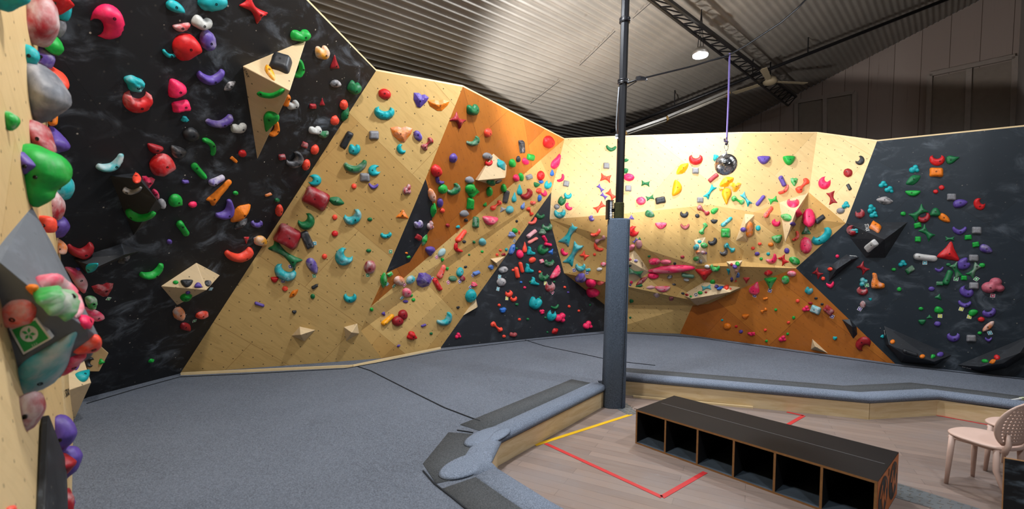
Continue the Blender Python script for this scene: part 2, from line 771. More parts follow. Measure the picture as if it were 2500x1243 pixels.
def plain(name, c, rough=.6, spec=.4, metal=0.0, var=.12, scale=9):
    if name in MATS: return MATS[name]
    b = NB(name); f = b.noise(b.coord(), scale); k = lin(c)
    MATS[name] = b.done(b.mix(f, tuple(v*(1-var) for v in k), tuple(min(1, v*(1+var)) for v in k)), rough, spec, metal); return MATS[name]
def panel(name, ca, cb, seam, dot, dotc, chalk=0.0, rough=.55, grain=True, seam_w=.0035, fleck=0.0):
    """painted or raw plywood sheets laid at 45 degrees, with a T-nut grid and chalk"""
    b = NB(name); uv = b.coord('UV')
    r45 = b.mapping(uv, (0, 0, math.radians(40)), (1, 1, 1), (.3, .45, 0))
    br = b.add('ShaderNodeTexBrick', offset=.5); b.l.new(r45, br.inputs['Vector'])
    br.inputs['Scale'].default_value = 1.0; br.inputs['Brick Width'].default_value = 2.0; br.inputs['Row Height'].default_value = 1.15
    br.inputs['Mortar Size'].default_value = seam_w; br.inputs['Mortar Smooth'].default_value = 0
    b.inp(br, 'Color1', lin(ca)); b.inp(br, 'Color2', lin(cb)); b.inp(br, 'Mortar', lin(seam)); col = br.outputs[0]
    if grain:
        g = b.noise(b.mapping(r45, (0, 0, 0), (1.2, 7, 1)), 2.2, 6, .6, 1.2)
        col = b.mix(b.math('MULTIPLY', b.ramp(g, .4, .75), .30), col, tuple(v*.72 for v in lin(cb)))
        bl = b.noise(uv, 1.3, 4); col = b.mix(b.math('MULTIPLY', b.ramp(bl, .5, .8), .25), col, lin(ca))
    # chalk smears
    if chalk > 0:
        n1 = b.noise(b.mapping(uv, (0, 0, .5), (1, 1, 1)), 1.6, 3)
        n2 = b.noise(b.mapping(uv, (0, 0, -.6), (1.0, 1.5, 1), (4, 2, 0)), 2.6, 9, .66, .8)
        f = b.math('MULTIPLY', b.ramp(n1, .36, .64), b.ramp(n2, .48, .82))
        col = b.mix(b.math('MULTIPLY', f, chalk), col, lin((150, 160, 172)))
    if fleck > 0:
        v = b.add('ShaderNodeTexVoronoi'); b.l.new(uv, v.inputs['Vector']); v.inputs['Scale'].default_value = 9
        f = b.math('LESS_THAN', v.outputs['Distance'], .07); f = b.math('MULTIPLY', f, b.ramp(b.noise(uv, 5, 2), .45, .62))
        col = b.mix(b.math('MULTIPLY', f, fleck), col, lin((190, 180, 165)))
    # T-nuts
    sep = b.add('ShaderNodeSeparateXYZ'); b.l.new(b.mapping(uv, (0, 0, math.radians(45)), (1, 1, 1)), sep.inputs[0])
    d = []
    for k in (0, 1):
        fr = b.math('FRACT', b.math('DIVIDE', sep.outputs[k], .182)); d.append(b.math('POWER', b.math('SUBTRACT', fr, .5), 2.0))
    dd = b.math('SQRT', b.math('ADD', d[0], d[1]))
    col = b.mix(b.math('MULTIPLY', b.math('LESS_THAN', dd, .046), dot), col, lin(dotc))
    rg = b.noise(uv, 3, 4); b.bump(b.noise(uv, 40, 3), .06, .002)
    return b.done(col, b.math('ADD', b.math('MULTIPLY', rg, .25), rough-.12), .35)
M_PLY = panel('birch_plywood', (212, 176, 112), (180, 138, 76), (172, 134, 78), .85, (54, 42, 28))
M_PLYB = panel('birch_plywood_pale', (224, 196, 146), (208, 174, 118), (194, 162, 108), .8, (66, 50, 34))
M_ORA = panel('orange_stained_plywood', (200, 122, 44), (170, 94, 30), (140, 78, 26), .5, (92, 54, 22), .06)
M_BLK = panel('black_painted_plywood', (27, 27, 29), (23, 23, 25), (14, 14, 15), .35, (80, 76, 70), .75, .5, False, .002, .9)
M_SLATE = panel('slate_painted_plywood', (31, 41, 50), (28, 37, 45), (21, 26, 31), .3, (66, 70, 72), .34, .5, False, .002, .3)
M_SLATE2 = panel('charcoal_painted_plywood', (35, 38, 43), (32, 35, 40), (24, 26, 29), .3, (70, 72, 74), .22, .5, False, .002, .4)
def carpet(name, c, var=.5):
    b = NB(name); o = b.coord('Object')
    n = b.noise(o, 130, 3, .7); m = b.noise(o, 1.2, 4); k = lin(c); q = b.noise(o, 34, 3, .7)
    col = b.mix(b.ramp(n, .3, .72), tuple(v*(1-var) for v in k), tuple(min(1, v*(1+var)) for v in k))
    col = b.mix(b.math('MULTIPLY', b.ramp(q, .45, .7), .3), col, tuple(v*.6 for v in k))
    col = b.mix(b.math('MULTIPLY', b.ramp(m, .35, .75), .22), col, tuple(min(1, v*1.45) for v in k))
    b.bump(n, .5, .006); return b.done(col, .95, .15)
M_MAT = carpet('blue_grey_carpet', (102, 108, 119)); M_ROLL = carpet('light_blue_carpet', (118, 128, 144)); M_BAND = carpet('charcoal_carpet', (80, 83, 86))
M_PAD = carpet('slate_blue_carpet', (88, 100, 116))
def floor_mat():
    b = NB('worn_vinyl_planks'); o = b.mapping(b.coord('Object'), (0, 0, math.radians(28)))
    br = b.add('ShaderNodeTexBrick', offset=.37); b.l.new(o, br.inputs['Vector']); br.inputs['Scale'].default_value = 1
    br.inputs['Brick Width'].default_value = 1.4; br.inputs['Row Height'].default_value = .11; br.inputs['Mortar Size'].default_value = .0015
    b.inp(br, 'Color1', lin((146, 126, 115))); b.inp(br, 'Color2', lin((126, 109, 101))); b.inp(br, 'Mortar', lin((78, 66, 60)))
    g = b.noise(b.mapping(o, (0, 0, 0), (1, 9, 1)), 3, 7, .65, .6); col = b.mix(b.math('MULTIPLY', b.ramp(g, .4, .72), .5), br.outputs[0], lin((140, 128, 120)))
    d = b.noise(o, 1.0, 5, .6); col = b.mix(b.math('MULTIPLY', b.ramp(d, .42, .7), .38), col, lin((132, 130, 134)))
    d2 = b.noise(o, 16, 8, .75); col = b.mix(b.math('MULTIPLY', b.ramp(d2, .6, .75), .3), col, lin((182, 180, 178)))
    return b.done(col, b.math('ADD', b.math('MULTIPLY', g, .3), .33), .4)
M_FLOOR = floor_mat()
def roof_mat():
    b = NB('painted_corrugated_iron'); o = b.coord('Object'); n = b.noise(o, .8, 5, .6)
    col = b.mix(b.ramp(n, .35, .7), lin((150, 144, 136)), lin((166, 159, 150)))
    r = b.noise(o, 6, 8, .7); col = b.mix(b.math('MULTIPLY', b.ramp(r, .62, .8), .4), col, lin((104, 84, 66)))
    return b.done(col, .5, .4)
M_ROOF = roof_mat()
def gable_mat():
    b = NB('streaked_painted_boards'); uv = b.coord('UV')
    br = b.add('ShaderNodeTexBrick', offset=0); b.l.new(uv, br.inputs['Vector']); br.inputs['Scale'].default_value = 1
    br.inputs['Brick Width'].default_value = .52; br.inputs['Row Height'].default_value = 30; br.inputs['Mortar Size'].default_value = .006
    b.inp(br, 'Color1', lin((186, 170, 162))); b.inp(br, 'Color2', lin((178, 162, 154))); b.inp(br, 'Mortar', lin((104, 88, 78)))
    s = b.noise(b.mapping(uv, (0, 0, 0), (9, .22, 1)), 2.4, 6, .7); s2 = b.noise(uv, .8, 3)
    f = b.math('MULTIPLY', b.ramp(s, .58, .74), b.ramp(s2, .4, .6))
    return b.done(b.mix(b.math('MULTIPLY', f, .7), br.outputs[0], lin((112, 84, 62))), .7, .3)
M_GABLE = gable_mat()
M_STEEL = plain('black_steel', (26, 26, 30), .4, .5, .3); M_TRIM = plain('pale_plywood_edge', (222, 196, 150), .6)
M_WOOD = panel('sanded_birch_volume', (216, 190, 150), (206, 180, 140), (205, 174, 128), .7, (48, 38, 28), .12, .5, True, 0.0)
M_VBLK = panel('black_textured_volume', (34, 36, 40), (30, 32, 36), (30, 32, 36), .3, (70, 72, 74), .35, .6, False, 0.0, .3)
M_VGRY = panel('chalky_grey_volume', (98, 103, 110), (92, 97, 104), (92, 97, 104), .3, (48, 50, 54), .5, .6, False, 0.0)
M_BOLT = plain('dark_bolt', (30, 30, 32), .35, .5, .6); M_WHITE = plain('white_card', (222, 222, 220), .6)
M_BENCH = plain('black_film_faced_ply', (27, 23, 22), .62, .15, 0, .3, 3); M_EDGE = plain('ply_edge', (150, 108, 66), .6, .3, 0, .3, 40)
M_INT = plain('black_cubby_lining', (20, 20, 22), .6); M_DUST = plain('dusty_cubby_floor', (74, 84, 94), .8, .2, 0, .45, 6)
M_ORP = plain('orange_panel', (214, 112, 24), .45); M_BLKP = plain('black_emblem', (24, 22, 22), .5)
M_CHAIR = plain('dusty_pink_plastic', (212, 182, 168), .45, .4, 0, .04); M_YEL = plain('yellow_tape', (226, 178, 24), .5); M_RED = plain('red_tape', (196, 48, 50), .5)
M_CHEQ = plain('chequer_plate', (150, 156, 160), .35, .5, .7, .15, 30); M_ALU = plain('aluminium', (168, 164, 158), .35, .5, .8)
M_SEAM = plain('dark_seam', (30, 34, 40), .9); M_ROPE = plain('violet_rope', (104, 92, 150), .8, .2, 0, .3, 200); M_FAN = plain('cream_fan_paint', (176, 160, 132), .5)
M_CAMO = plain('camouflage_tape', (66, 66, 42), .9, .1, 0, .6, 60); M_MIRR = None
HEX = dict(R=(200, 26, 30), D=(150, 24, 34), P=(236, 36, 92), S=(240, 74, 52), V=(88, 66, 148), G=(22, 158, 58), E=(18, 104, 58), T=(18, 160, 166), B=(38, 102, 186), K=(40, 42, 46), A=(128, 128, 132), W=(190, 190, 186), O=(226, 120, 22), Y=(242, 162, 14), C=(186, 92, 108), L=(98, 102, 110))
CW = dict(R='red', D='dark red', P='hot pink', S='coral', V='violet', G='bright green', E='dark green', T='teal', B='blue', K='black', A='grey', W='pale grey', O='orange', Y='amber', C='dusty pink', L='slate grey')
def hold_mat(c, ch):
    key = 'hold_resin_%s_%d' % (CW[c].replace(' ', '_'), ch)
    if key in MATS: return MATS[key]
    b = NB(key); g = b.coord('Generated'); rnd = b.add('ShaderNodeObjectInfo').outputs['Random']
    v = b.add('ShaderNodeVectorMath', operation='ADD'); b.l.new(g, v.inputs[0]); b.l.new(b.math('MULTIPLY', rnd, 37.0), v.inputs[1]); v = v.outputs[0]
    n = b.noise(v, 1.9, 5, .55, .3); k = lin(HEX[c])
    col = b.mix(b.ramp(b.noise(v, 5, 3), .3, .7), tuple(q*.86 for q in k), tuple(min(1, q*1.12) for q in k))
    lo, hi, amt = ((.6, .9, .25), (.40, .86, .6), (.28, .74, .8))[ch]
    col = b.mix(b.math('MULTIPLY', b.ramp(n, lo, hi), amt), col, lin((206, 200, 200)))
    b.bump(b.noise(v, 26, 3), .12, .004)
    MATS[key] = b.done(col, .48, .42); return MATS[key]
# ------------------------------------------------------------------ mesh helpers
def wpos(o):
    p = Vector((0, 0, 0))
    while o: p += o.location; o = o.parent
    return p
class MB:
    def __init__(s): s.v = []; s.f = []; s.m = []
    def add(s, vs, fs, mi=0):
        o = len(s.v); s.v += [Vector(p) for p in vs]; s.f += [tuple(i+o for i in f) for f in fs]; s.m += [mi]*len(fs); return s
    def box(s, c, sz, rz=0.0, mi=0):
        c = Vector(c); R = Matrix.Rotation(rz, 3, 'Z'); h = [q/2 for q in sz]
        vs = [c + R @ Vector((x*h[0], y*h[1], z*h[2])) for x, y, z in ((-1,-1,-1),(1,-1,-1),(1,1,-1),(-1,1,-1),(-1,-1,1),(1,-1,1),(1,1,1),(-1,1,1))]
        return s.add(vs, [(0,3,2,1),(4,5,6,7),(0,1,5,4),(1,2,6,5),(2,3,7,6),(3,0,4,7)], mi)
    def tube(s, pts, r, n=10, cap=True, up=None, sq=1.0, mi=0):
        pts = [Vector(p) for p in pts]; rs = r if isinstance(r, (list, tuple)) else [r]*len(pts); rings = []; vs = []; fs = []
        prev = None
        for i, p in enumerate(pts):
            t = (pts[min(i+1, len(pts)-1)] - pts[max(i-1, 0)]).normalized()
            if prev is None:
                a = Vector(up) if up else (Vector((0, 0, 1)) if abs(t.z) < .9 else Vector((1, 0, 0)))
            else: a = prev
            x = (a - t*a.dot(t)).normalized(); prev = x; y = t.cross(x)
            for k in range(n):
                q = 2*math.pi*(k+.5)/n; vs.append(p + x*math.cos(q)*rs[i] + y*math.sin(q)*rs[i]*sq)
        for i in range(len(pts)-1):
            for k in range(n): fs.append((i*n+k, i*n+(k+1) % n, (i+1)*n+(k+1) % n, (i+1)*n+k))
        if cap: fs.append(tuple(range(n-1, -1, -1))); fs.append(tuple((len(pts)-1)*n+k for k in range(n)))
        return s.add(vs, fs, mi)
    def bar(s, a, b, w, h, up=(0, 0, 1), mi=0):
        a, b = Vector(a), Vector(b); t = (b-a).normalized(); u = Vector(up); u = (u - t*u.dot(t)).normalized(); x = t.cross(u)
        vs = [p + x*i*w/2 + u*j*h/2 for p in (a, b) for i, j in ((-1,-1),(1,-1),(1,1),(-1,1))]
        return s.add(vs, [(0,1,2,3),(7,6,5,4),(0,4,5,1),(1,5,6,2),(2,6,7,3),(3,7,4,0)], mi)
    def lathe(s, prof, c, n=24, axis=None, mi=0):
        c = Vector(c); q = Vector((0, 0, 1)).rotation_difference(Vector(axis)) if axis is not None else None; vs = []; fs = []
        for r, z in prof:
            for k in range(n):
                v = Vector((r*math.cos(2*math.pi*k/n), r*math.sin(2*math.pi*k/n), z)); vs.append(c + (q @ v if q else v))
        for i in range(len(prof)-1):
            for k in range(n): fs.append((i*n+k, i*n+(k+1) % n, (i+1)*n+(k+1) % n, (i+1)*n+k))
        fs.append(tuple(range(n-1, -1, -1))); fs.append(tuple((len(prof)-1)*n+k for k in range(n)))
        return s.add(vs, fs, mi)
    def prism(s, poly, z0, z1, mi=0):
        n = len(poly); vs = [(p[0], p[1], z0) for p in poly] + [(p[0], p[1], z1) for p in poly]
        return s.add(vs, [tuple(range(n-1, -1, -1)), tuple(range(n, 2*n))] + [(i, (i+1) % n, n+(i+1) % n, n+i) for i in range(n)], mi)
    def obj(s, name, mats, parent=None, smooth=False, origin=None, fix=True, bevel=0):
        org = Vector(origin) if origin is not None else Vector((0, 0, 0))
        me = bpy.data.meshes.new(name); me.from_pydata([v-org for v in s.v], [], s.f)
        mats = mats if isinstance(mats, (list, tuple)) else [mats]
        for m in mats: me.materials.append(m)
        for p, mi in zip(me.polygons, s.m): p.material_index = mi; p.use_smooth = smooth
        if fix:
            bm = bmesh.new(); bm.from_mesh(me); bmesh.ops.recalc_face_normals(bm, faces=bm.faces); bm.to_mesh(me); bm.free()
        o = bpy.data.objects.new(name, me); C.objects.link(o); o.location = org
        if parent:
            o.parent = parent; o.location = org - wpos(parent)
        if bevel:
            md = o.modifiers.new('bevel', 'BEVEL'); md.width = bevel; md.segments = 2; md.limit_method = 'ANGLE'
        return o
def tag(o, label, cat=None, group=None, kind=None):
    o['label'] = label
    if cat: o['category'] = cat
    if group: o['group'] = group
    if kind: o['kind'] = kind
    return o
def empty(name, loc, label, cat, group=None):
    o = bpy.data.objects.new(name, None); C.objects.link(o); o.location = loc; o.empty_display_size = .1
    return tag(o, label, cat, group)
# ------------------------------------------------------------------ climbing walls
MZ = 0.28                                   # top of the crash mat
V = {}
V['K1'] = at_z(440, 912, MZ); V['K2'] = at_z(215, 970, MZ); V['K4'] = at_y(918, 173, 6.17)
nK = (V['K2']-V['K1']).cross(V['K4']-V['K1']).normalized()
for k, p in dict(K5=(748, 0), K6=(640, -110), K7=(60, -110), K8=(60, 1030)).items(): V[k] = on_plane(*p, V['K1'], nK)
V['P3'] = at_z(932, 875, MZ)
nP = (V['K4']-V['K1']).cross(V['P3']-V['K1']).normalized()
for k, p in dict(P1=(1130, 212), P2=(881, 808), Z2=(905, 749), S1=(1039, 437), S5=(942, 667)).items(): V[k] = on_plane(*p, V['K1'], nP)
V['U1'] = at_y(1378, 340, 9.6)
nZ = (V['U1']-V['P1']).cross(V['Z2']-V['P1']).normalized()
for k, p in dict(S2=(1060, 510), S3=(1050, 560), S4=(1000, 640)).items(): V[k] = on_plane(*p, V['P1'], nZ)
V['Q3'] = at_z(1075, 850, MZ)
nQ = (V['U1']-V['Z2']).cross(V['Q3']-V['Z2']).normalized()
V['T1'] = on_plane(1346, 469, V['U1'], nQ)
V['T3'] = at_z(1477, 808, MZ)
nT = (V['T1']-V['Q3']).cross(V['T3']-V['Q3']).normalized()
for k, p in dict(T2=(1342, 535), T4=(1377, 667), T5=(1476, 744)).items(): V[k] = on_plane(*p, V['Q3'], nT)
V['U4'] = at_y(1995, 325, 8.5)
nU = (V['U4']-V['U1']).cross(Vector((0, 0, 1))).normalized()
for k, p in dict(U2=(1515, 334), U3=(1815, 325), M1=(1515, 523), M2=(1733, 500), M3=(1840, 518), M4=(1975, 470)).items(): V[k] = on_plane(*p, V['U1'], nU)
V['R1'] = at_z(2185, 888, MZ); V['R2'] = at_z(2505, 924, MZ)
nR = (V['R2']-V['R1']).cross(Vector((0, 0.0, 1))).normalized()
for k, p in dict(E2=(2141, 345), E3=(2065, 545), F3=(1943, 655), R5=(2720, 287), R6=(2720, 955)).items(): V[k] = on_plane(*p, V['R1'], nR)
V['O1'] = at_z(1660, 815, MZ); V['B1'] = at_z(1527, 806, MZ)
nO = (V['R1']-V['O1']).cross(V['F3']-V['O1']).normalized()
for k, p in dict(O2=(1691, 746), O3=(1730, 742), O4=(1825, 698)).items(): V[k] = on_plane(*p, V['O1'], nO)
def mid_y(px, py, y): return at_y(px, py, y)
V['L1'] = at_y(1570, 655, V['M1'].y+.38); V['L2'] = at_y(1700, 648, V['M2'].y+.34); V['L3'] = at_y(1810, 637, V['M3'].y+.22)
# near wall beside the camera
V['N0'] = at_z(180, 985, MZ); V['N1'] = at_z(175, 1243, MZ); V['N2'] = at_y(100, 2300, 1.15)
V['N3'] = at_y(148, 0, 4.35); V['N4'] = at_y(75, 0, 2.9); V['N5'] = at_y(-330, 0, 1.15)
V['N3u'] = at_y(140, -120, 4.2); V['N4u'] = at_y(60, -120, 2.8); V['N5u'] = at_y(-330, -120, 1.15)
FACETS = [
 ('wall_left', M_BLK, 'K1 K4 K5 K6 K7 K8 K2', 'black overhang', 'black painted overhanging climbing wall streaked with chalk'),
 ('wall_left_plywood', M_PLY, 'K1 K4 P1 S1 S5 Z2 P2 P3', 'tall plywood wall', 'tall pale plywood climbing wall with a dotted bolt grid'),
 ('wall_left_recess', M_SLATE2, 'S1 S2 S3 S4 S5', 'small black panel', 'small black painted wall panel between plywood and orange panels'),
 ('wall_left_orange', M_ORA, 'P1 U1 Z2 S5 S4 S3 S2 S1', 'orange upper wall', 'orange stained climbing wall panel under the roof'),
 ('wall_ramp', M_PLY, 'U1 T1 Q3 P3 P2 Z2', 'diagonal plywood strip', 'diagonal pale plywood strip of climbing wall beside the black triangle'),
 ('wall_triangle', M_SLATE2, 'T1 T2 T4 T5 T3 Q3', 'black triangle wall', 'black triangular climbing wall rising from the mat'),
 ('wall_back', M_PLYB, 'U1 U2 U3 M2 M1 T2 T1', 'bright back wall', 'brightly lit pale plywood top of the back climbing wall'),
 ('wall_back_east', M_PLYB, 'U3 U4 M4 M3 M2', 'bright back wall', 'pale plywood back climbing wall behind the mirror ball'),
 ('wall_middle', M_PLY, 'T2 M1 M2 L2 L1 T4', 'bulging middle wall', 'plywood middle band of the back wall leaning outwards'),
 ('wall_middle_east', M_PLY, 'M2 M3 L3 L2', 'bulging middle wall', 'plywood middle band of the back wall below the mirror ball'),
 ('wall_middle_corner', M_PLY, 'M3 M4 E3 F3 L3', 'bulging middle wall', 'plywood facet of the back wall meeting the slate wall'),
 ('wall_under', M_PLY, 'T4 L1 L2 O3 O2 T5', 'shaded underside', 'shaded plywood underside of the back wall bulge'),
 ('wall_under_east', M_PLY, 'L2 L3 F3 O4 O3', 'shaded underside', 'shaded plywood underside above the orange lower wall'),
 ('wall_base', M_PLY, 'T5 O2 O1 B1 T3', 'low plywood wall', 'low plywood wall behind the padded post'),
 ('wall_orange_base', M_ORA, 'O2 O3 O4 F3 R1 O1', 'orange lower wall', 'orange stained lower climbing wall above the mat'),
 ('wall_corner', M_PLYB, 'U4 E2 E3 M4', 'plywood corner facet', 'narrow pale plywood corner facet beside the slate wall'),
 ('wall_right', M_SLATE, 'E2 R5 R6 R1 F3 E3', 'slate wall', 'dark slate painted climbing wall behind the chairs'),
 ('wall_near', M_PLYB, 'N0 N1 N4 N4u N3u N3', 'near plywood wall', 'pale plywood climbing wall seen edge on beside the camera'),
 ('wall_near_front', M_PLYB, 'N1 N2 N5 N5u N4u N4', 'near plywood wall', 'closest facet of the plywood wall beside the camera'),
]
BV, BF, BZ = [], [], []                      # everything a hold can be bolted to
def register(vs, fs, zone):
    o = len(BV); BV.extend(vs)
    for f in fs: BF.append(tuple(i+o for i in f)); BZ.append(zone)
def facet(name, mat, keys, zone, label):
    P = [V[k] for k in keys.split()]
    n = Vector((0, 0, 0))
    for i in range(len(P)): n += (P[i]-P[0]).cross(P[(i+1) % len(P)]-P[0])
    n.normalize(); c = sum(P, Vector())/len(P)
    if n.dot(EYE-c) < 0: n = -n
    tris = geometry.tessellate_polygon([P])
    register(P, [tuple(t) for t in tris], zone)
    x = Vector((0, 0, 1)).cross(n).normalized(); y = n.cross(x)
    me = bpy.data.meshes.new(name); me.from_pydata(P, [], [tuple(t) for t in tris])
    me.materials.append(mat); uv = me.uv_layers.new(name='UVMap')
    off = Vector((random.random()*3, random.random()*3))
    for l in me.loops: p = P[l.vertex_index]; uv.data[l.index].uv = (p.dot(x)+off.x, p.dot(y)+off.y)
    bm = bmesh.new(); bm.from_mesh(me)
    for f in bm.faces:
        if f.normal.dot(n) < 0: f.normal_flip()
    bm.to_mesh(me); bm.free()
    o = bpy.data.objects.new(name, me); C.objects.link(o); o['kind'] = 'structure'; o['label'] = label
    return o
for f in FACETS: facet(*f)
# pale edge capping along the wall tops, running back from the face
ti = 0
for ks in (('K6', 'K5', 'K4'), ('K4', 'P1', 'U1'), ('U1', 'U2', 'U3', 'U4'), ('U4', 'E2', 'R5')):
    ti += 1; mb = MB()
    for a, b in zip(ks, ks[1:]):
        A, B = V[a], V[b]; t = (B-A).normalized(); back = Vector((t.y, -t.x, 0)).normalized()
        if back.dot((A+B)/2-EYE) < 0: back = -back
        if ti == 1: back = Vector((-.8, .6, 0)).normalized()
        mb.add([A, B, B+back*.14, A+back*.14, A+Vector((0,0,.022)), B+Vector((0,0,.022)), B+back*.14+Vector((0,0,.022)), A+back*.14+Vector((0,0,.022))],
               [(0,1,2,3),(4,5,6,7),(0,1,5,4),(1,2,6,5),(2,3,7,6),(3,0,4,7)])
    o = mb.obj('trim_%d' % ti, M_TRIM); o['kind'] = 'structure'
# base capping strip where the tall plywood wall meets the mat
mb = MB()
mb.bar(at_z(442, 914, MZ+.01), at_z(861, 895, MZ+.01), .03, .05); mb.bar(at_z(861, 895, MZ+.01), at_z(1075, 851, MZ+.01), .03, .05)
o = mb.obj('baseboard_left', M_TRIM); o['kind'] = 'structure'
# ------------------------------------------------------------------ roof, gable, floor
KR = 4.7
NRF = Vector((-.318, .18, 1.0))             # roof plane: NRF . (P - EYE) = KR
def on_roof(px, py, k=1.0): d = ray(px, py); return EYE + d*(KR*k/d.dot(NRF))
def roof_z(x, y): return HC + KR + .318*x - .18*y
gA = on_roof(1948, 229); gB = on_roof(2392, 0); gd = Vector((gB.x-gA.x, gB.y-gA.y, 0)).normalized()
cd = Vector((-gd.y, gd.x, 0))               # horizontally across the gable, away from the camera
if cd.y < 0: cd = -cd
corner = at_y(2483, 200, 1); tt = None
d = ray(2483, 200); nn = Vector((gd.y, -gd.x, 0)); corner = EYE + d*((gA-EYE).dot(nn)/d.dot(nn)); corner.z = 0
sC = (corner-gA).dot(gd)
mb = MB(); WL, step = .105, 8; lo, hi = -13.0, sC+.05; nw = int((hi-lo)/WL)
ln = 22.0
for i in range(nw*step+1):
    s = lo + (hi-lo)*i/(nw*step); zz = .016*math.cos(2*math.pi*i/step)
    for q in (0.02, -ln):
        p = gA + gd*s + cd*q; mb.v.append(Vector((p.x, p.y, roof_z(p.x, p.y)+zz)))
for i in range(nw*step): mb.f.append((2*i, 2*i+1, 2*i+3, 2*i+2)); mb.m.append(0)
roof = mb.obj('ceiling', M_ROOF, smooth=True); tag(roof, 'sloping corrugated iron roof painted grey beige', kind='structure')
# wavering lap joints of the roof sheets
mb = MB()
for pts in (((1415, 160), (1450, 127), (1502, 76)), ((1295, 253), (1335, 222), (1367, 197)), ((1545, 45), (1590, 6), (1600, 0))):
    for a, b in zip(pts, pts[1:]): mb.bar(on_roof(*a, .985), on_roof(*b, .985), .006, .006)
o = mb.obj('trim_5', M_SEAM); o['kind'] = 'structure'
def quad(name, P, mat, label=None):
    me = bpy.data.meshes.new(name); me.from_pydata(P, [], [tuple(range(len(P)))]); me.materials.append(mat)
    x = (P[1]-P[0]); x.z = 0; x.normalize(); uv = me.uv_layers.new(name='UVMap')
    for l in me.loops: p = P[l.vertex_index]; uv.data[l.index].uv = (p.dot(x), p.z)
    o = bpy.data.objects.new(name, me); C.objects.link(o); o['kind'] = 'structure'
    if label: o['label'] = label
    return o
ga0 = gA - gd*13.0; ga1 = gA + gd*sC
quad('wall_gable', [Vector((ga0.x, ga0.y, 0)), Vector((ga1.x, ga1.y, 0)), Vector((ga1.x, ga1.y, roof_z(ga1.x, ga1.y))), Vector((ga0.x, ga0.y, roof_z(ga0.x, ga0.y)))], M_GABLE, 'beige boarded gable wall streaked with rust')
e1 = ga1 - cd*9
quad('wall_side', [Vector((ga1.x, ga1.y, 0)), Vector((e1.x, e1.y, 0)), Vector((e1.x, e1.y, roof_z(e1.x, e1.y))), Vector((ga1.x, ga1.y, roof_z(ga1.x, ga1.y)))], plain('pale_side_wall', (176, 170, 166), .7), 'plain pale side wall beyond the gable corner')
quad('wall_front', [Vector((15, -5.8, 0)), Vector((-9, -5.8, 0)), Vector((-9, -5.8, roof_z(-9, -5.8))), Vector((15, -5.8, roof_z(15, -5.8)))], plain('front_wall_paint', (120, 116, 112), .8), 'grey front wall behind the camera')
mb = MB(); mb.prism([(-9, -6), (14, -6), (14, 20), (-9, 20)], -.2, 0); o = mb.obj('floor', M_FLOOR); tag(o, 'worn grey brown plank floor', kind='structure')
def on_gable(px, py, off=0.0):
    d = ray(px, py); P = gA - cd*off; return EYE + d*((P-EYE).dot(cd)/d.dot(cd))
M_FR = plain('painted_frame', (178, 166, 158), .6); M_SHUT = plain('painted_over_pane', (158, 146, 136), .6)
for wi, (pan, rails) in enumerate((( [((1950, 254), (2010, 244), (2010, 345), (1950, 345)), ((2020, 243), (2080, 231), (2080, 345), (2020, 345))],
        [((1944, 345), (1944, 249)), ((1944, 249), (2086, 225)), ((2086, 225), (2086, 345)), ((2014, 345), (2014, 240))]),
       ([((2276, 190), (2362, 171), (2357, 335), (2270, 335)), ((2370, 170), (2472, 148), (2466, 325), (2364, 335))],
        [((2264, 340), (2270, 182)), ((2270, 182), (2478, 138)), ((2478, 138), (2472, 325)), ((2360, 335), (2366, 168))])), 1):
    t = bpy.data.objects.new('window_%d' % wi, None); C.objects.link(t); t['kind'] = 'structure'; t['label'] = ('painted over window by the roof truss end', 'wider painted over window by the gable corner')[wi-1]
    for q in pan:
        P = [on_gable(*p, .02) for p in q]; B = [p + cd*.02 for p in P]
        MB().add(P+B, [(0,1,2,3),(0,1,5,4),(1,2,6,5),(2,3,7,6),(3,0,4,7)]).obj('window_panel', M_SHUT, t)
    mb = MB()
    for a, b in rails: mb.bar(on_gable(*a, .05), on_gable(*b, .05), .10, .07, cd)
    mb.obj('window_frame', M_FR, t)
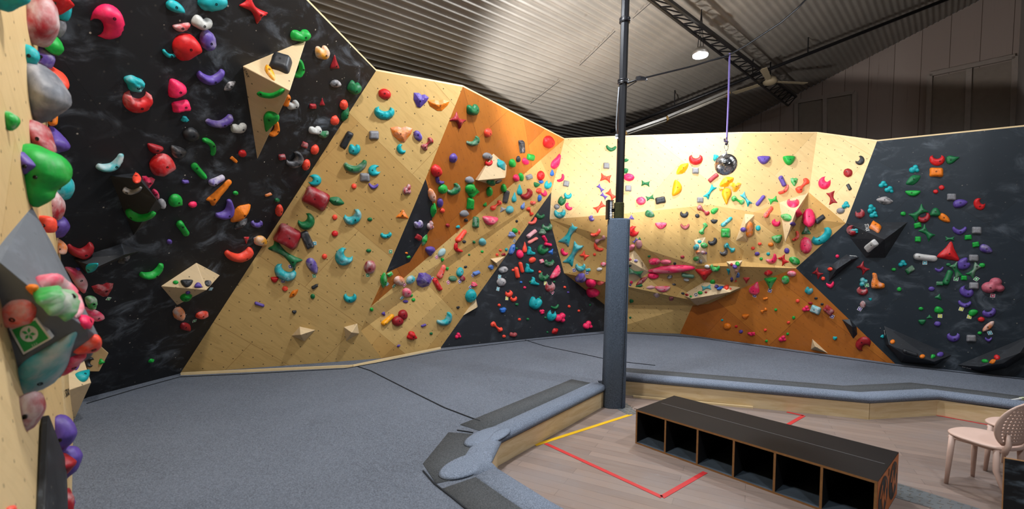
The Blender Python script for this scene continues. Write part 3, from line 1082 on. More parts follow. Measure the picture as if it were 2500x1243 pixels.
# ------------------------------------------------------------------ wall volumes
WALLTREE = BVHTree.FromPolygons(BV, BF)
def wall_hit(px, py):
    d = ray(px, py); loc, n, i, t = WALLTREE.ray_cast(EYE, d.normalized())
    if loc is None: return None
    if n.dot(d) > 0: n = -n
    return loc, n, i
def volume(base, apex, h, mat, label, extra=None, name='wall_volume', lines=None):
    c = [sum(p[0] for p in base)/len(base), sum(p[1] for p in base)/len(base)]
    P0, n, fi = wall_hit(*c)
    pts = [on_plane(*p, P0, n) for p in base]
    if not isinstance(h, (list, tuple)): h = [h]*len(apex)
    pts += [on_plane(*p, P0+n*hh, n) for p, hh in zip(apex, h)]
    pts += [p - n*.02 for p in pts[:len(base)]]
    return hull(pts, mat, label, name)
PEND = []
def hull(pts, mat, label, name='wall_volume'):
    bm = bmesh.new()
    for p in pts: bm.verts.new(p)
    r = bmesh.ops.convex_hull(bm, input=bm.verts)
    loose = [e for e in set(r['geom_interior']+r['geom_unused']) if isinstance(e, bmesh.types.BMVert) and e.is_valid]
    bmesh.ops.delete(bm, geom=loose, context='VERTS')
    bmesh.ops.dissolve_limit(bm, angle_limit=.03, verts=bm.verts, edges=bm.edges)
    bmesh.ops.recalc_face_normals(bm, faces=bm.faces)
    bm.verts.ensure_lookup_table()
    org = sum((v.co for v in bm.verts), Vector())/len(bm.verts)
    bm2 = bm.copy(); bmesh.ops.triangulate(bm2, faces=bm2.faces); bm2.verts.index_update()
    PEND.append(([v.co.copy() for v in bm2.verts], [tuple(v.index for v in f.verts) for f in bm2.faces], label)); bm2.free()
    uvl = bm.loops.layers.uv.new('UVMap')
    for f in bm.faces:
        n = f.normal; x = Vector((0, 0, 1)).cross(n); x = x.normalized() if x.length > .05 else Vector((1, 0, 0)); y = n.cross(x)
        for l in f.loops: l[uvl].uv = (l.vert.co.dot(x), l.vert.co.dot(y))
    for v in bm.verts: v.co -= org
    me = bpy.data.meshes.new(name); bm.to_mesh(me); bm.free(); me.materials.append(mat)
    o = bpy.data.objects.new(name, me); C.objects.link(o); o.location = org
    md = o.modifiers.new('bevel', 'BEVEL'); md.width = .006; md.segments = 2; md.limit_method = 'ANGLE'
    tag(o, label, 'climbing volume', 'bolted-on wall volumes'); return o
def cc(s, ox, oy, *pts): return [(ox+x/s, oy+y/s) for x, y in pts]
A4 = (2.96, 380, 0); A5 = (2.96, 380, 400); A6 = (2.96, 180, 200)
VOL = {}
VOL['v1'] = volume(cc(*A4, (630, 478), (1088, 288), (735, 1150)), cc(*A4, (970, 655)), .42, M_WOOD, 'large pale wooden pyramid volume high on the black overhang')
VOL['v2'] = volume(cc(*A5, (38, 885), (295, 715), (465, 806), (155, 1022)), cc(*A5, (368, 913)), .3, M_WOOD, 'pale wooden pyramid volume low on the black overhang carrying tiny holds')
VOL['v3'] = volume(cc(*A6, (262, 682), (470, 664), (640, 905), (432, 1110)), cc(*A6, (470, 700), (600, 850)), [.2, .32], M_VBLK, 'black angular volume with pink holds along its edge on the black overhang')
VOL['v4'] = volume(cc(2.96, 0, 400, (530, 690), (880, 578), (1012, 632), (620, 795)), cc(2.96, 0, 400, (900, 657), (690, 752)), .16, M_VBLK, 'long flat black wedge volume on the black overhang beside the near wall')
VOL['v5'] = volume(cc(2.96, 560, 540, (450, 828), (508, 762), (622, 787), (541, 870)), cc(2.96, 560, 540, (514, 822)), .16, M_WOOD, 'small wooden pyramid low on the tall plywood wall, nearer the black overhang')
VOL['v6'] = volume(cc(2.96, 560, 540, (827, 766), (925, 740), (938, 812), (843, 868)), cc(2.96, 560, 540, (884, 806)), .16, M_WOOD, 'small wooden pyramid low on the tall plywood wall, nearer the plywood strip')
VOL['v7'] = volume(cc(2.96, 1040, 280, (358, 472), (488, 282), (584, 365), (579, 440), (450, 500)), cc(2.96, 1040, 280, (572, 457), (375, 476)), [.32, .1], M_WOOD, 'pale wooden wedge volume on the orange upper wall')
VOL['v8'] = volume(cc(3.655, 880, 560, (1160, 263), (1292, 240), (1225, 336)), cc(3.655, 880, 560, (1212, 300)), .14, M_WOOD, 'small wooden shelf volume on the edge of the black triangle wall')
VOL['v9'] = volume(cc(3.655, 880, 560, (912, 772), (1028, 612), (1047, 690)), cc(3.655, 880, 560, (1036, 700)), .14, M_WOOD, 'small wooden wedge below the teal egg beside the black triangle wall')
A3 = (4.143, 1520, 560)
VOL['v10'] = volume(cc(*A3, (-45, 330), (150, 95), (205, 385), (275, 436), (60, 584), (-25, 480)), cc(*A3, (80, 330), (190, 392)), [.28, .15], M_WOOD, 'wooden diamond volume with a green bow tie behind the padded post')
VOL['v11'] = volume(cc(*A3, (715, 88), (838, 80), (855, 335), (735, 348)), cc(*A3, (770, 210)), .12, M_WOOD, 'upright wooden block volume dotted with holds in the middle wall')
VOL['v12'] = volume(cc(*A3, (1050, 330), (1212, 318), (1130, 546)), cc(*A3, (1135, 390)), .2, M_WOOD, 'downward pointing wooden triangle volume above the orange lower wall')
VOL['v13'] = volume(cc(*A3, (553, 645), (838, 532), (1195, 588), (755, 772)), cc(*A3, (697, 703), (1085, 636)), .22, M_WOOD, 'long wooden wedge volume hanging under the shaded underside')
VOL['v14'] = volume(cc(2.96, 1780, 310, (363, 546), (574, 473), (405, 832)), cc(2.96, 1780, 310, (480, 616)), .34, M_WOOD, 'tall pointed wooden volume with a pink crescent on the back wall')
VOL['v15'] = volume(cc(2.96, 1780, 310, (115, 628), (188, 634), (155, 760), (135, 832), (48, 822)), cc(2.96, 1780, 310, (120, 700), (100, 790)), [.2, .16], M_WOOD, 'narrow wooden prism volume with an orange bar in the middle wall')
A8 = (2.96, 2080, 300)
VOL['v16'] = volume(cc(*A8, (-38, 722), (95, 720), (403, 717), (240, 976), (100, 976), (-10, 835)), cc(*A8, (92, 845), (235, 842)), [.12, .3], M_VBLK, 'dark faceted diamond volume at eye level on the slate wall')
VOL['v17'] = volume(cc(3.36, 1780, 560, (815, 432), (828, 300), (962, 206), (1068, 228)), cc(3.36, 1780, 560, (880, 330), (1000, 250)), .16, M_VBLK, 'dark curved shelf volume dusted with chalk on the slate wall')
A55 = (3.655, 2080, 600)
VOL['v18'] = volume(cc(*A55, (287, 715), (889, 976), (745, 1070), (440, 1042), (300, 885)), cc(*A55, (735, 1036), (472, 977), (332, 884)), .22, M_SLATE2, 'big dark wedge volume low on the slate wall with two orange rings')
VOL['v19'] = volume(cc(*A55, (943, 1065), (1600, 795), (1600, 960), (1380, 1092), (1155, 1135)), cc(*A55, (1150, 1080), (1350, 1052), (1500, 955)), .2, M_SLATE2, 'big dark wedge volume behind the pink chair low on the slate wall')
VOL['v20'] = volume(cc(3.36, 1780, 560, (925, 740), (990, 738), (1046, 800), (1052, 862), (1018, 900)), cc(3.36, 1780, 560, (1010, 800)), .12, M_SLATE2, 'small dark wedge volume where the orange lower wall meets slate')
VOL['v21'] = volume(cc(3.36, 1780, 560, (682, 899), (812, 1018), (670, 986)), cc(3.36, 1780, 560, (706, 962)), .14, M_WOOD, 'small pale wooden spike volume at the foot of the orange lower wall')
# volumes on the near wall: corner points at their own distances
VOL['n1'] = hull([at_y(149, 93, 4.3), at_y(135, 301, 3.85), at_y(233, 333, 4.25), at_y(157, 498, 4.6), at_y(200, 420, 4.55), at_y(110, 300, 4.5), at_y(120, 480, 4.6)], M_WOOD, 'tall pale wooden volume on the near plywood wall beside the black overhang')
VOL['n2'] = hull([at_y(157, 914, 4.2), at_y(205, 877, 4.55), at_y(223, 934, 4.4), at_y(175, 1039, 4.6), at_y(155, 957, 4.05), at_y(150, 950, 4.8)], M_WOOD, 'wooden box volume low on the near wall with a teal half-moon')
VOL['n3'] = hull([at_y(p[0], p[1], y) for p in ((208, 864), (246, 845), (265, 862), (242, 907), (214, 907)) for y in (4.9, 5.15)], M_WOOD, 'flat wooden hexagon volume at the foot of the black overhang')
VOL['fb'] = hull([at_y(-90, 455, 2.3), at_y(40, 487, 2.5), at_y(78, 503, 2.55), at_y(120, 580, 2.5), at_y(245, 828, 2.3), at_y(-90, 600, 1.85), at_y(0, 640, 1.85), at_y(130, 748, 1.98), at_y(215, 802, 2.15), at_y(-90, 1050, 2.15), at_y(0, 1003, 2.15), at_y(150, 920, 2.3), at_y(225, 870, 2.32), at_y(-60, 800, 2.9)], M_VGRY, 'huge grey black volume jutting from the near wall beside the camera')
tri = [wall_hit(*p) for p in ((101, 1016), (84, 1300), (150, 1300), (146, 1131))]
VOL['n4'] = hull([q for loc, n, i in tri for q in (loc, loc+n*.03)], M_VBLK, 'thin dark triangular panel at the foot of the near wall')
for vs, fs, lab in PEND: register(vs, fs, lab)
TREE = BVHTree.FromPolygons(BV, BF)
def hit(px, py):
    d = ray(px, py); loc, n, i, t = TREE.ray_cast(EYE, d.normalized())
    if loc is None: return None
    if n.dot(d) > 0: n = -n
    return loc, n, BZ[i]
def lettering(txt, p0, p1, size, mat, parent, off=.008):
    a = hit(*p0); b = hit(*p1)
    if not a or not b: return
    n = a[1]; x = on_plane(*p1, a[0], n)-a[0]; L = x.length; x.normalize(); y = n.cross(x)
    cu = bpy.data.curves.new('lettering', 'FONT'); cu.body = txt; cu.size = size; cu.extrude = .001; cu.align_y = 'CENTER'
    o = bpy.data.objects.new('tmp', cu); C.objects.link(o); bpy.context.view_layer.update()
    me = bpy.data.meshes.new_from_object(o); bpy.data.objects.remove(o); me.materials.clear(); me.materials.append(mat)
    w = max(v.co.x for v in me.vertices)-min(v.co.x for v in me.vertices)
    k = L/w; Mx = Matrix((x*k, y*min(k, 1.6), n)).transposed().to_4x4(); Mx.translation = a[0]+n*off
    o = bpy.data.objects.new('lettering', me); C.objects.link(o)
    o.parent = parent; o.matrix_parent_inverse = Matrix.Translation(parent.location).inverted(); o.matrix_world = Mx
    return o
lettering('STAX', (597, 168), (608, 188), .06, M_BOLT, VOL['v1'])
lettering('STAX!!', (138, 309), (156, 338), .06, M_BOLT, VOL['n1'])
lettering('STAX', (156, 963), (166, 958), .05, M_BOLT, VOL['n2'])
lettering('STAX', (2115, 548), (2118, 565), .06, M_WHITE, VOL['v16'])
lettering('SIMPL', (2074, 625), (2092, 627), .06, M_WHITE, VOL['v17'])
lettering('SIMPL', (2160, 806), (2162, 820), .06, M_WHITE, VOL['v18'])
lettering('STAX', (2349, 895), (2371, 900), .06, M_WHITE, VOL['v19'])
lettering('STAX', (1566, 640), (1569, 651), .05, M_BOLT, VOL['v10'])
# ------------------------------------------------------------------ holds
def smooth_closed(pts, n):
    pts = [Vector((p[0], p[1])) for p in pts]; out = []; m = len(pts)
    for i in range(m):
        p0, p1, p2, p3 = pts[i-1], pts[i], pts[(i+1) % m], pts[(i+2) % m]
        for k in range(n):
            t = k/n; out.append(.5*((2*p1)+(p2-p0)*t+(2*p0-5*p1+4*p2-p3)*t*t+(3*p1-p0-3*p2+p3)*t**3))
    return [(p.x, p.y) for p in out]
def circ(a0, a1, n, r=.5, cx=0, cy=0, ry=None):
    ry = r if ry is None else ry
    return [(cx+r*math.cos(math.radians(a0+(a1-a0)*i/n)), cy+ry*math.sin(math.radians(a0+(a1-a0)*i/n))) for i in range(n+1)]
def template(sh, rnd):
    """unit outline in a -.5 to .5 box, y down"""
    if sh == 'o': return [(x*(1+rnd.uniform(-.05, .05)), y*(1+rnd.uniform(-.05, .05))) for x, y in circ(0, 345, 23)]
    if sh == 'e': return smooth_closed([(-.5, 0), (-.36, -.42), (0, -.5), (.34, -.3), (.5, 0), (.34, .26), (0, .44), (-.36, .4)], 4)
    if sh == 'h': return smooth_closed([(-.5, -.4), (-.2, -.5), (.2, -.5), (.5, -.42), (.46, -.05), (.25, .36), (0, .5), (-.25, .36), (-.46, -.05)], 3)
    if sh in 'cC':
        out = circ(-25, 205, 16, .5, 0, 0, .55); out = [(x, y*.98-.05) for x, y in out]
        inn = circ(190, -10, 11, .28, 0, -.36, .27)
        return out + [(x, y) for x, y in inn]
    if sh == 'p':
        out = circ(-50, 230, 20); inn = circ(196, -16, 8, .25, .0, -.40, .25)
        return out + inn
    if sh == 'b': return smooth_closed([(-.5, -.28), (-.38, -.5), (-.24, -.3), (0, -.12), (.24, -.3), (.38, -.5), (.5, -.28), (.36, .2), (0, .5), (-.36, .2)], 4)
    if sh == 's': return smooth_closed([(-.5, 0), (-.4, -.44), (-.1, -.42), (.2, -.40), (.42, -.36), (.5, .04), (.4, .42), (.05, .44), (-.38, .46)], 3)
    if sh == 'r': return smooth_closed([(-.46, -.47), (0, -.5), (.44, -.45), (.5, 0), (.45, .48), (0, .46), (-.48, .44), (-.5, 0)], 3)
    if sh == 'y': return smooth_closed([(-.5, -.5), (-.3, -.34), (0, -.2), (.3, -.34), (.5, -.46), (.42, 0), (.5, .5), (.26, .32), (0, .2), (-.26, .34), (-.48, .46), (-.42, 0)], 3)
    if sh == 't': return smooth_closed([(0, -.5), (.2, -.1), (.5, .44), (.2, .5), (-.2, .5), (-.5, .44), (-.2, -.1)], 3)
    if sh == 'd': return smooth_closed([(0, -.5), (.26, -.2), (.46, .14), (.36, .42), (0, .5), (-.36, .42), (-.46, .14), (-.2, -.2)], 3)
    if sh == 'l': return smooth_closed([(-.5, .05), (-.28, -.3), (.05, -.5), (.32, -.3), (.5, -.05), (.24, .34), (-.08, .48), (-.32, .32)], 3)
    if sh == 'q': return [(-.5, -.42), (-.18, -.5), (0, -.40), (.2, -.5), (.5, -.36), (.42, -.02), (.14, .5), (-.06, .5), (-.4, .06)]
    if sh == 'x': return [(-.5, 0), (-.3, -.46), (.1, -.5), (.46, -.3), (.5, .1), (.28, .46), (-.1, .5), (-.42, .34)]
    if sh == 'a': return smooth_closed([(-.5, -.4), (-.2, -.36), (.2, -.30), (.44, -.28), (.5, 0), (.44, .26), (.2, .30), (-.2, .42), (-.5, .5), (-.47, 0)], 3)
    if sh == 'n': return smooth_closed([(-.5, 0), (-.42, -.42), (-.24, -.4), (-.05, -.16), (.2, -.2), (.32, -.5), (.48, -.34), (.5, .1), (.36, .44), (.16, .24), (-.08, .2), (-.28, .5), (-.45, .36)], 3)
    if sh == 'f': return smooth_closed([(-.42, -.5), (-.1, -.46), (0, -.1), (.2, .1), (.5, .2), (.46, .46), (0, .5), (-.46, .46), (-.5, .1), (-.4, -.2)], 3)
    if sh == 'u': return smooth_closed([(-.5, .1), (-.44, -.24), (-.2, -.46), (.1, -.5), (.38, -.32), (.5, .02), (.46, .34), (.2, .42), (-.2, .48), (-.42, .38)], 3)
    if sh == 'v': return smooth_closed([(-.5, -.1), (-.38, -.46), (-.14, -.46), (.02, -.30), (.16, -.46), (.4, -.4), (.5, -.06), (.36, .3), (.1, .5), (-.2, .42), (-.46, .28)], 3)
    if sh == 'g':
        LB = [[(-.17, .10, .33), (.12, -.22, .27), (.28, .14, .22)], [(-.22, -.1, .28), (.2, -.14, .27), (.0, .22, .27), (.3, .2, .18)], [(-.2, .16, .30), (.04, -.2, .3), (.28, .1, .22)]][rnd.randrange(3)]
        out = []
        for i in range(48):
            t = 2*math.pi*i/48; best = .05
            for a, b, r in LB:
                d = a*math.cos(t)+b*math.sin(t); q = d*d-(a*a+b*b-r*r)
                if q >= 0: best = max(best, d+math.sqrt(q))
            out.append((best*math.cos(t), best*math.sin(t)))
        template.lobes = LB
        return out
    if sh == 'k':
        ph = rnd.random()*6; return [(.46*math.cos(t)*(1+.12*math.sin(3*t+ph)+.07*math.sin(5*t)), .46*math.sin(t)*(1+.12*math.sin(3*t+ph)+.07*math.sin(5*t))) for t in [2*math.pi*i/32 for i in range(32)]]
SHW = dict(o='rounded', e='egg-shaped', h='half-moon', c='crescent', C='bumpy crescent', p='bitten-disc', b='banana-shaped', s='sausage-shaped', r='blocky', y='bow-tie', t='triangular', d='teardrop', l='leaf-shaped', q='faceted shield', x='hexagonal', a='plank-like', n='bone-shaped', f='boot-shaped', u='domed', v='notched', g='bubbly cluster', k='knobbly', z='bulging')
KH = dict(o=.5, e=.5, h=.55, c=.45, C=.5, p=.42, b=.55, s=.6, r=.5, y=.5, t=.5, d=.45, l=.5, q=.35, x=.4, a=.35, n=.6, f=.5, u=.5, v=.5, g=.5, k=.55, z=.4)
def hold_mesh(poly2, sh, rnd, thick, lobes=None):
    """domed solid over a 2-D outline (metres): base edge at z=-0.012"""
    P = np.array(poly2, float); n = len(P)
    a = 0.5*np.sum(P[:, 0]*np.roll(P[:, 1], -1)-np.roll(P[:, 0], -1)*P[:, 1])
    if a < 0: P = P[::-1].copy()
    lo, hi = P.min(0), P.max(0); sz = hi-lo
    stp = max(min(sz)/9, max(sz)/18, .004)
    B = np.roll(P, -1, 0); AB = B-P; L2 = np.maximum((AB**2).sum(1), 1e-12)
    def dist(q):
        t = np.clip(((q[None]-P)*AB).sum(1)/L2, 0, 1); return np.sqrt((((P+AB*t[:, None])-q[None])**2).sum(1).min())
    def inside(q):
        x, y = q; c = ((P[:, 1] > y) != (B[:, 1] > y)); xs = (B[:, 0]-P[:, 0])*(y-P[:, 1])/np.where(B[:, 1]-P[:, 1] == 0, 1e-12, B[:, 1]-P[:, 1])+P[:, 0]
        return (np.sum(c & (x < xs)) % 2) == 1
    ins = []; y = lo[1]+stp/2; row = 0
    while y < hi[1]:
        x = lo[0]+stp*(.25 if row % 2 else .75)
        while x < hi[0]:
            q = np.array((x, y))
            if inside(q):
                dq = dist(q)
                if dq > stp*.35: ins.append((x, y, dq))
            x += stp
        y += stp*.87; row += 1
    cdt = geometry.delaunay_2d_cdt([Vector(p) for p in P] + [Vector((i[0], i[1])) for i in ins], [], [list(range(n))], 1, 1e-7)
    vs2, _, fs, ov = cdt[0], cdt[1], cdt[2], cdt[3]
    dm = max([i[2] for i in ins] or [min(sz)/2]); Z = []
    cen = P.mean(0); bumps = []
    if sh in 'kC':
        for _ in range(60):
            q = np.array((rnd.uniform(lo[0], hi[0]), rnd.uniform(lo[1], hi[1])))
            rb = dm*(.62 if sh == 'g' else .34)
            if inside(q) and all(np.hypot(*(q-b)) > rb*1.15 for b, _r in bumps): bumps.append((q, rb*rnd.uniform(.9, 1.15)))
    tilt = rnd.uniform(0, 6.28); best = (0, cen)
    for k, v in enumerate(vs2):
        q = np.array((v[0], v[1])); isb = any(j < n for j in ov[k])
        if isb: Z.append(thick*.12); continue
        d = dist(q); t = min(1, d/dm)
        if t > best[0] and not isb: best = (t, q)
        if sh in 'qxl' or sh == 't': z = .12+.88*min(1, t*1.15)
        elif sh == 'r': z = .12+.88*min(1, (1-(1-min(1, t*1.7))**3))
        elif sh in 'ay': z = .14+.86*math.sqrt(max(0, 1-(1-min(1, t*1.05))**2))
        else: z = .12+.88*math.sqrt(max(0, 1-(1-t)**2))
        if lobes:
            zz = [math.sqrt(max(0, 1-(np.hypot(*(q-b))/rb)**2))*rb for b, rb in lobes]; z = .12+.88*max(zz)/max(rb for b, rb in lobes)
        for b, rb in bumps:
            u = np.hypot(*(q-b))/rb
            if u < 1: z += (.42 if sh == 'g' else .22)*math.sqrt(1-u*u)
        if bumps: z -= .12
        z *= 1+.16*((q[0]-cen[0])*math.cos(tilt)+(q[1]-cen[1])*math.sin(tilt))/max(dm, 1e-6)
        Z.append(max(.1, z)*thick)
    V3 = [(v[0], v[1], z) for v, z in zip(vs2, Z)]; F3 = [tuple(f) for f in fs if len(f) >= 3]
    ring = [None]*n
    for k in range(len(vs2)):
        for j in ov[k]:
            if j < n: ring[j] = k
    ring = [r for r in ring if r is not None]; o = len(V3)
    for r in ring: V3.append((V3[r][0]*1, V3[r][1]*1, -.012))
    m = len(ring)
    for i in range(m): F3.append((ring[i], o+i, o+(i+1) % m, ring[(i+1) % m]))
    F3.append(tuple(o+i for i in range(m-1, -1, -1)))
    zb = 0
    for v, z in zip(vs2, Z):
        if abs(v[0]-best[1][0]) < 1e-6 and abs(v[1]-best[1][1]) < 1e-6: zb = z
    return V3, F3, (best[1][0], best[1][1], zb)
HOLDS = []
def parse(txt):
    tr = None; rnd = random.Random(11)
    for ln in txt.strip().splitlines():
        w = ln.split()
        if ln[0] == '@': tr = (float(w[1]), float(w[2]), float(w[3])); continue
        sh, x, y, a, b, rot, col = w[0], *map(float, w[1:6]), w[6]
        ox, oy, s = tr; ct, st = math.cos(math.radians(rot)), math.sin(math.radians(rot))
        poly = []
        template.lobes = None; tp = template(sh, rnd)
        def topx(u, v): return (ox+(x+u*a*ct-v*b*st)/s, oy+(y+u*a*st+v*b*ct)/s)
        for u, v in tp: poly.append(topx(u, v))
        lob = [(topx(p, q), topx(p+r, q), topx(p, q+r)) for p, q, r in template.lobes] if template.lobes else None
        HOLDS.append(dict(sh=sh, poly=poly, c=(ox+x/s, oy+y/s), col=col[0], ch=int(col[1:] or 0), px=max(a, b)/s, mn=min(a, b)/s, mode='wall', lob=lob))
def parse_poly(txt, mode):
    tr = None
    for ln in txt.strip().splitlines():
        w = ln.split()
        if ln[0] == '@': tr = (float(w[1]), float(w[2]), float(w[3])); continue
        ox, oy, s = tr; pts = [tuple(map(float, q.split(','))) for q in w[1:]]
        pts = smooth_closed([(ox+x/s, oy+y/s) for x, y in pts], 4)
        xs, ys = [p[0] for p in pts], [p[1] for p in pts]
        sh = 'z'
        if w[0][0] == 'k': sh = 'k'; w[0] = w[0][1:]
        HOLDS.append(dict(sh=sh, poly=pts, c=(sum(xs)/len(xs), sum(ys)/len(ys)), col=w[0][0], ch=int(w[0][1:] or 0), px=max(max(xs)-min(xs), max(ys)-min(ys)), mn=min(max(xs)-min(xs), max(ys)-min(ys)), mode=mode))
parse(HOLD_TXT); parse_poly(PUFF_TXT, 'puff'); parse_poly(FBH_TXT, 'wall')
def prepare(h, idx):
    """place one hold in the world: local mesh, frame, zone"""
    rnd = random.Random(idx*13+5)
    if h['mode'] == 'wall':
        q = hit(*h['c'])
        if q is None: return False
        loc, n, zone = q
        x = RIGHT - n*RIGHT.dot(n)
        x = x.normalized() if x.length > .1 else (UPV - n*UPV.dot(n)).normalized()
        y = n.cross(x)
        pl = [on_plane(*p, loc, n)-loc for p in h['poly']]; poly2 = [(p.dot(x), p.dot(y)) for p in pl]
        A = np.array(poly2); sz = A.max(0)-A.min(0)
        # minor extent along the outline's own axes
        area = abs(0.5*np.sum(A[:, 0]*np.roll(A[:, 1], -1)-np.roll(A[:, 0], -1)*A[:, 1])); mx = math.sqrt(max(((A[:, None]-A[None])**2).sum(2).max(), 1e-9))
        wmin = area/max(mx, 1e-6); thick = min(KH[h['sh']]*wmin*1.05, .17)
        lobes = None
        if h.get('lob'):
            lobes = []
            for tri in h['lob']:
                w3 = [on_plane(*p, loc, n)-loc for p in tri]; w2 = [np.array((p.dot(x), p.dot(y))) for p in w3]
                lobes.append((w2[0], .5*(np.hypot(*(w2[1]-w2[0]))+np.hypot(*(w2[2]-w2[0])))))
            thick = min(max(r for c, r in lobes)*1.05, .2)
        V3, F3, bp = hold_mesh(poly2, h['sh'], rnd, thick, lobes)
        h.update(V=[x*v[0]+y*v[1]+n*v[2] for v in V3], F=F3, loc=loc, n=n, zone=zone, size=mx, bolt=x*bp[0]+y*bp[1]+n*bp[2], bn=n)
    else:
        xs = [p[0] for p in h['poly']]; i = min(range(len(xs)), key=lambda k: xs[k]); q = None
        for dx in (4, 0, -6, -14, -30, 20):
            q = WALLTREE.ray_cast(EYE, ray(max(-150, h['poly'][i][0]+dx), h['poly'][i][1]).normalized())
            if q[0] is not None and q[0].y < 4.9: break
        Y = q[0].y if q[0] is not None else 4.0
        Y = min(Y, 4.5)*.99
        loc = at_y(*h['c'], Y); n = -FWD
        pl = [at_y(*p, Y)-loc for p in h['poly']]; x = RIGHT; y = UPV
        poly2 = [(p.dot(x), p.dot(y)) for p in pl]; A = np.array(poly2); sz = A.max(0)-A.min(0); thick = min(sz)*.55
        V3, F3, bp = hold_mesh(poly2, 'z', rnd, thick)
        # both halves: front dome and a mirrored rear dome share the silhouette
        m = len(poly2); nv = len(V3)-m
        keep = [f for f in F3 if all(k < nv for k in f)]
        VV = [x*v[0]+y*v[1]+n*v[2] for v in V3[:nv]]+[x*v[0]+y*v[1]-n*v[2] for v in V3[:nv]]
        FF = keep+[tuple(k+nv for k in reversed(f)) for f in keep]
        for f in F3:
            if len(f) == 4 and sum(k < nv for k in f) == 2:
                a, b = [k for k in f if k < nv]; FF.append((a, b, b+nv, a+nv))
        h.update(V=VV, F=FF, loc=loc, n=n, zone='near plywood wall', size=max(sz), bolt=x*(sz[0]*.18)+y*(-.02)+n*(bp[2]*.92), bn=n)
    return True
HOLDS = [h for i, h in enumerate(HOLDS) if prepare(h, i)]
for h in HOLDS: h['foot'] = h['size'] < .17 and h['mode'] == 'wall' and h['px'] < 26  # any small hold: mid-size ones are counted in, not only true footholds
big = sorted([h for h in HOLDS if not h['foot']], key=lambda h: -h['px']*h['mn'])
smalls = sorted([h for h in HOLDS if h['foot']], key=lambda h: -h['px'])
REST = big[300:]+smalls[300:]; big = big[:300]; smalls = smalls[:300]
# labels: look first, then the nearest distinctive neighbour
def look(h):
    w = ''
    if not h['foot'] and h['size'] > .55: w = 'very large '
    elif not h['foot'] and h['size'] > .38: w = 'large '
    if h['ch'] == 2: w += 'chalky '
    return w+CW[h['col']]+' '+SHW[h['sh']]
def zone(h): 
    z = h['zone']
    for k, v in VOLSHORT.items():
        if z == k: return 'on the '+v
    return 'on the '+z
VOLSHORT = {VOL[k]['label']: s for k, s in dict(v1='large wooden pyramid', v2='low wooden pyramid on black', v3='black angular volume', v4='flat black wedge', v5='first small pyramid', v6='second small pyramid', v7='wooden wedge on orange', v8='wooden shelf volume', v9='wooden wedge by the triangle', v10='wooden diamond behind the post', v11='upright wooden block', v12='wooden triangle volume', v13='long wooden wedge', v14='tall pointed wooden volume', v15='narrow wooden prism', v16='dark diamond volume', v17='dark curved shelf', v18='dark wedge with orange rings', v19='dark wedge behind the chair', v20='small dark wedge', v21='wooden spike volume', n1='tall near-wall wooden volume', n2='near-wall box volume', n3='wooden hexagon', fb='huge grey volume', n4='dark triangular panel').items()}
ALLH = big+smalls
cnt = {}
for h in ALLH:
    h['noun'] = 'small_hold' if h['foot'] else 'hold'; h['lk'] = look(h)+' '+h['noun']; h['zk'] = zone(h); h['key'] = h['lk']+' '+h['zk']; cnt[h['key']] = cnt.get(h['key'], 0)+1
uni = [h for h in ALLH if cnt[h['key']] == 1]
used = set(); 
def rel(dx, dy):
    if abs(dy) > 1.6*abs(dx): return 'below' if dy > 0 else 'above'
    if abs(dx) > 1.6*abs(dy): return 'right of' if dx > 0 else 'left of'
    return ('below' if dy > 0 else 'above')+(' and right of' if dx > 0 else ' and left of')
NUMW = ['topmost', 'second from top', 'third from top', 'fourth from top', 'fifth from top', 'sixth from top', 'seventh from top', 'eighth from top']
for h in ALLH:
    if cnt[h['key']] == 1: h['label'] = h['key']; used.add(h['label'])
for h in ALLH:
    if cnt[h['key']] == 1: continue
    lab = None
    cands = sorted([g for g in uni if g is not h and (g['zk'] == h['zk'])], key=lambda g: (g['c'][0]-h['c'][0])**2+(g['c'][1]-h['c'][1])**2)[:4]
    cands += sorted([g for g in uni if g is not h and g['zk'] != h['zk']], key=lambda g: (g['c'][0]-h['c'][0])**2+(g['c'][1]-h['c'][1])**2)[:2]
    peers = [g for g in ALLH if g['key'] == h['key'] and g is not h]
    for g in cands:
        dx, dy = h['c'][0]-g['c'][0], h['c'][1]-g['c'][1]; r = rel(dx, dy); dd = math.hypot(dx, dy)
        # no like peer may stand in the same relation about as close
        if any(rel(p['c'][0]-g['c'][0], p['c'][1]-g['c'][1]) == r and math.hypot(p['c'][0]-g['c'][0], p['c'][1]-g['c'][1]) < dd*2.2 for p in peers): continue
        if dd > 170: continue
        t = h['lk']+' '+r+' the '+look(g)+' '+(h['zk'] if g['zk'] == h['zk'] else g['zk'])
        if len(t.split()) <= 16 and t not in used: lab = t; break
    if lab is None:
        ps = sorted(peers+[h], key=lambda p: p['c'][1]); i = ps.index(h)
        if i == len(ps)-1: t = 'lowest of the '+h['lk']+'s '+h['zk']
        elif i < len(NUMW): t = NUMW[i]+' of the '+h['lk']+'s '+h['zk']
        else: t = h['lk']+' %s, %d from the bottom' % (h['zk'], len(ps)-i)
        lab = t if t not in used else t+' again'
    h['label'] = lab; used.add(lab)
print('HOLDS big', len(big), 'smalls', len(smalls), 'rest', len(REST), 'dup', len(ALLH)-len(set(h['label'] for h in ALLH)), 'long', sum(len(h['label'].split()) > 16 for h in ALLH))
BOLT = None
def bolt_mesh():
    mb = MB(); mb.lathe([(.011, -.004), (.011, .0015), (.006, .002), (.0055, -.001)], (0, 0, 0), 10)
    me = bpy.data.meshes.new('bolt'); me.from_pydata(mb.v, [], mb.f); me.materials.append(M_BOLT); return me
BOLT = bolt_mesh()
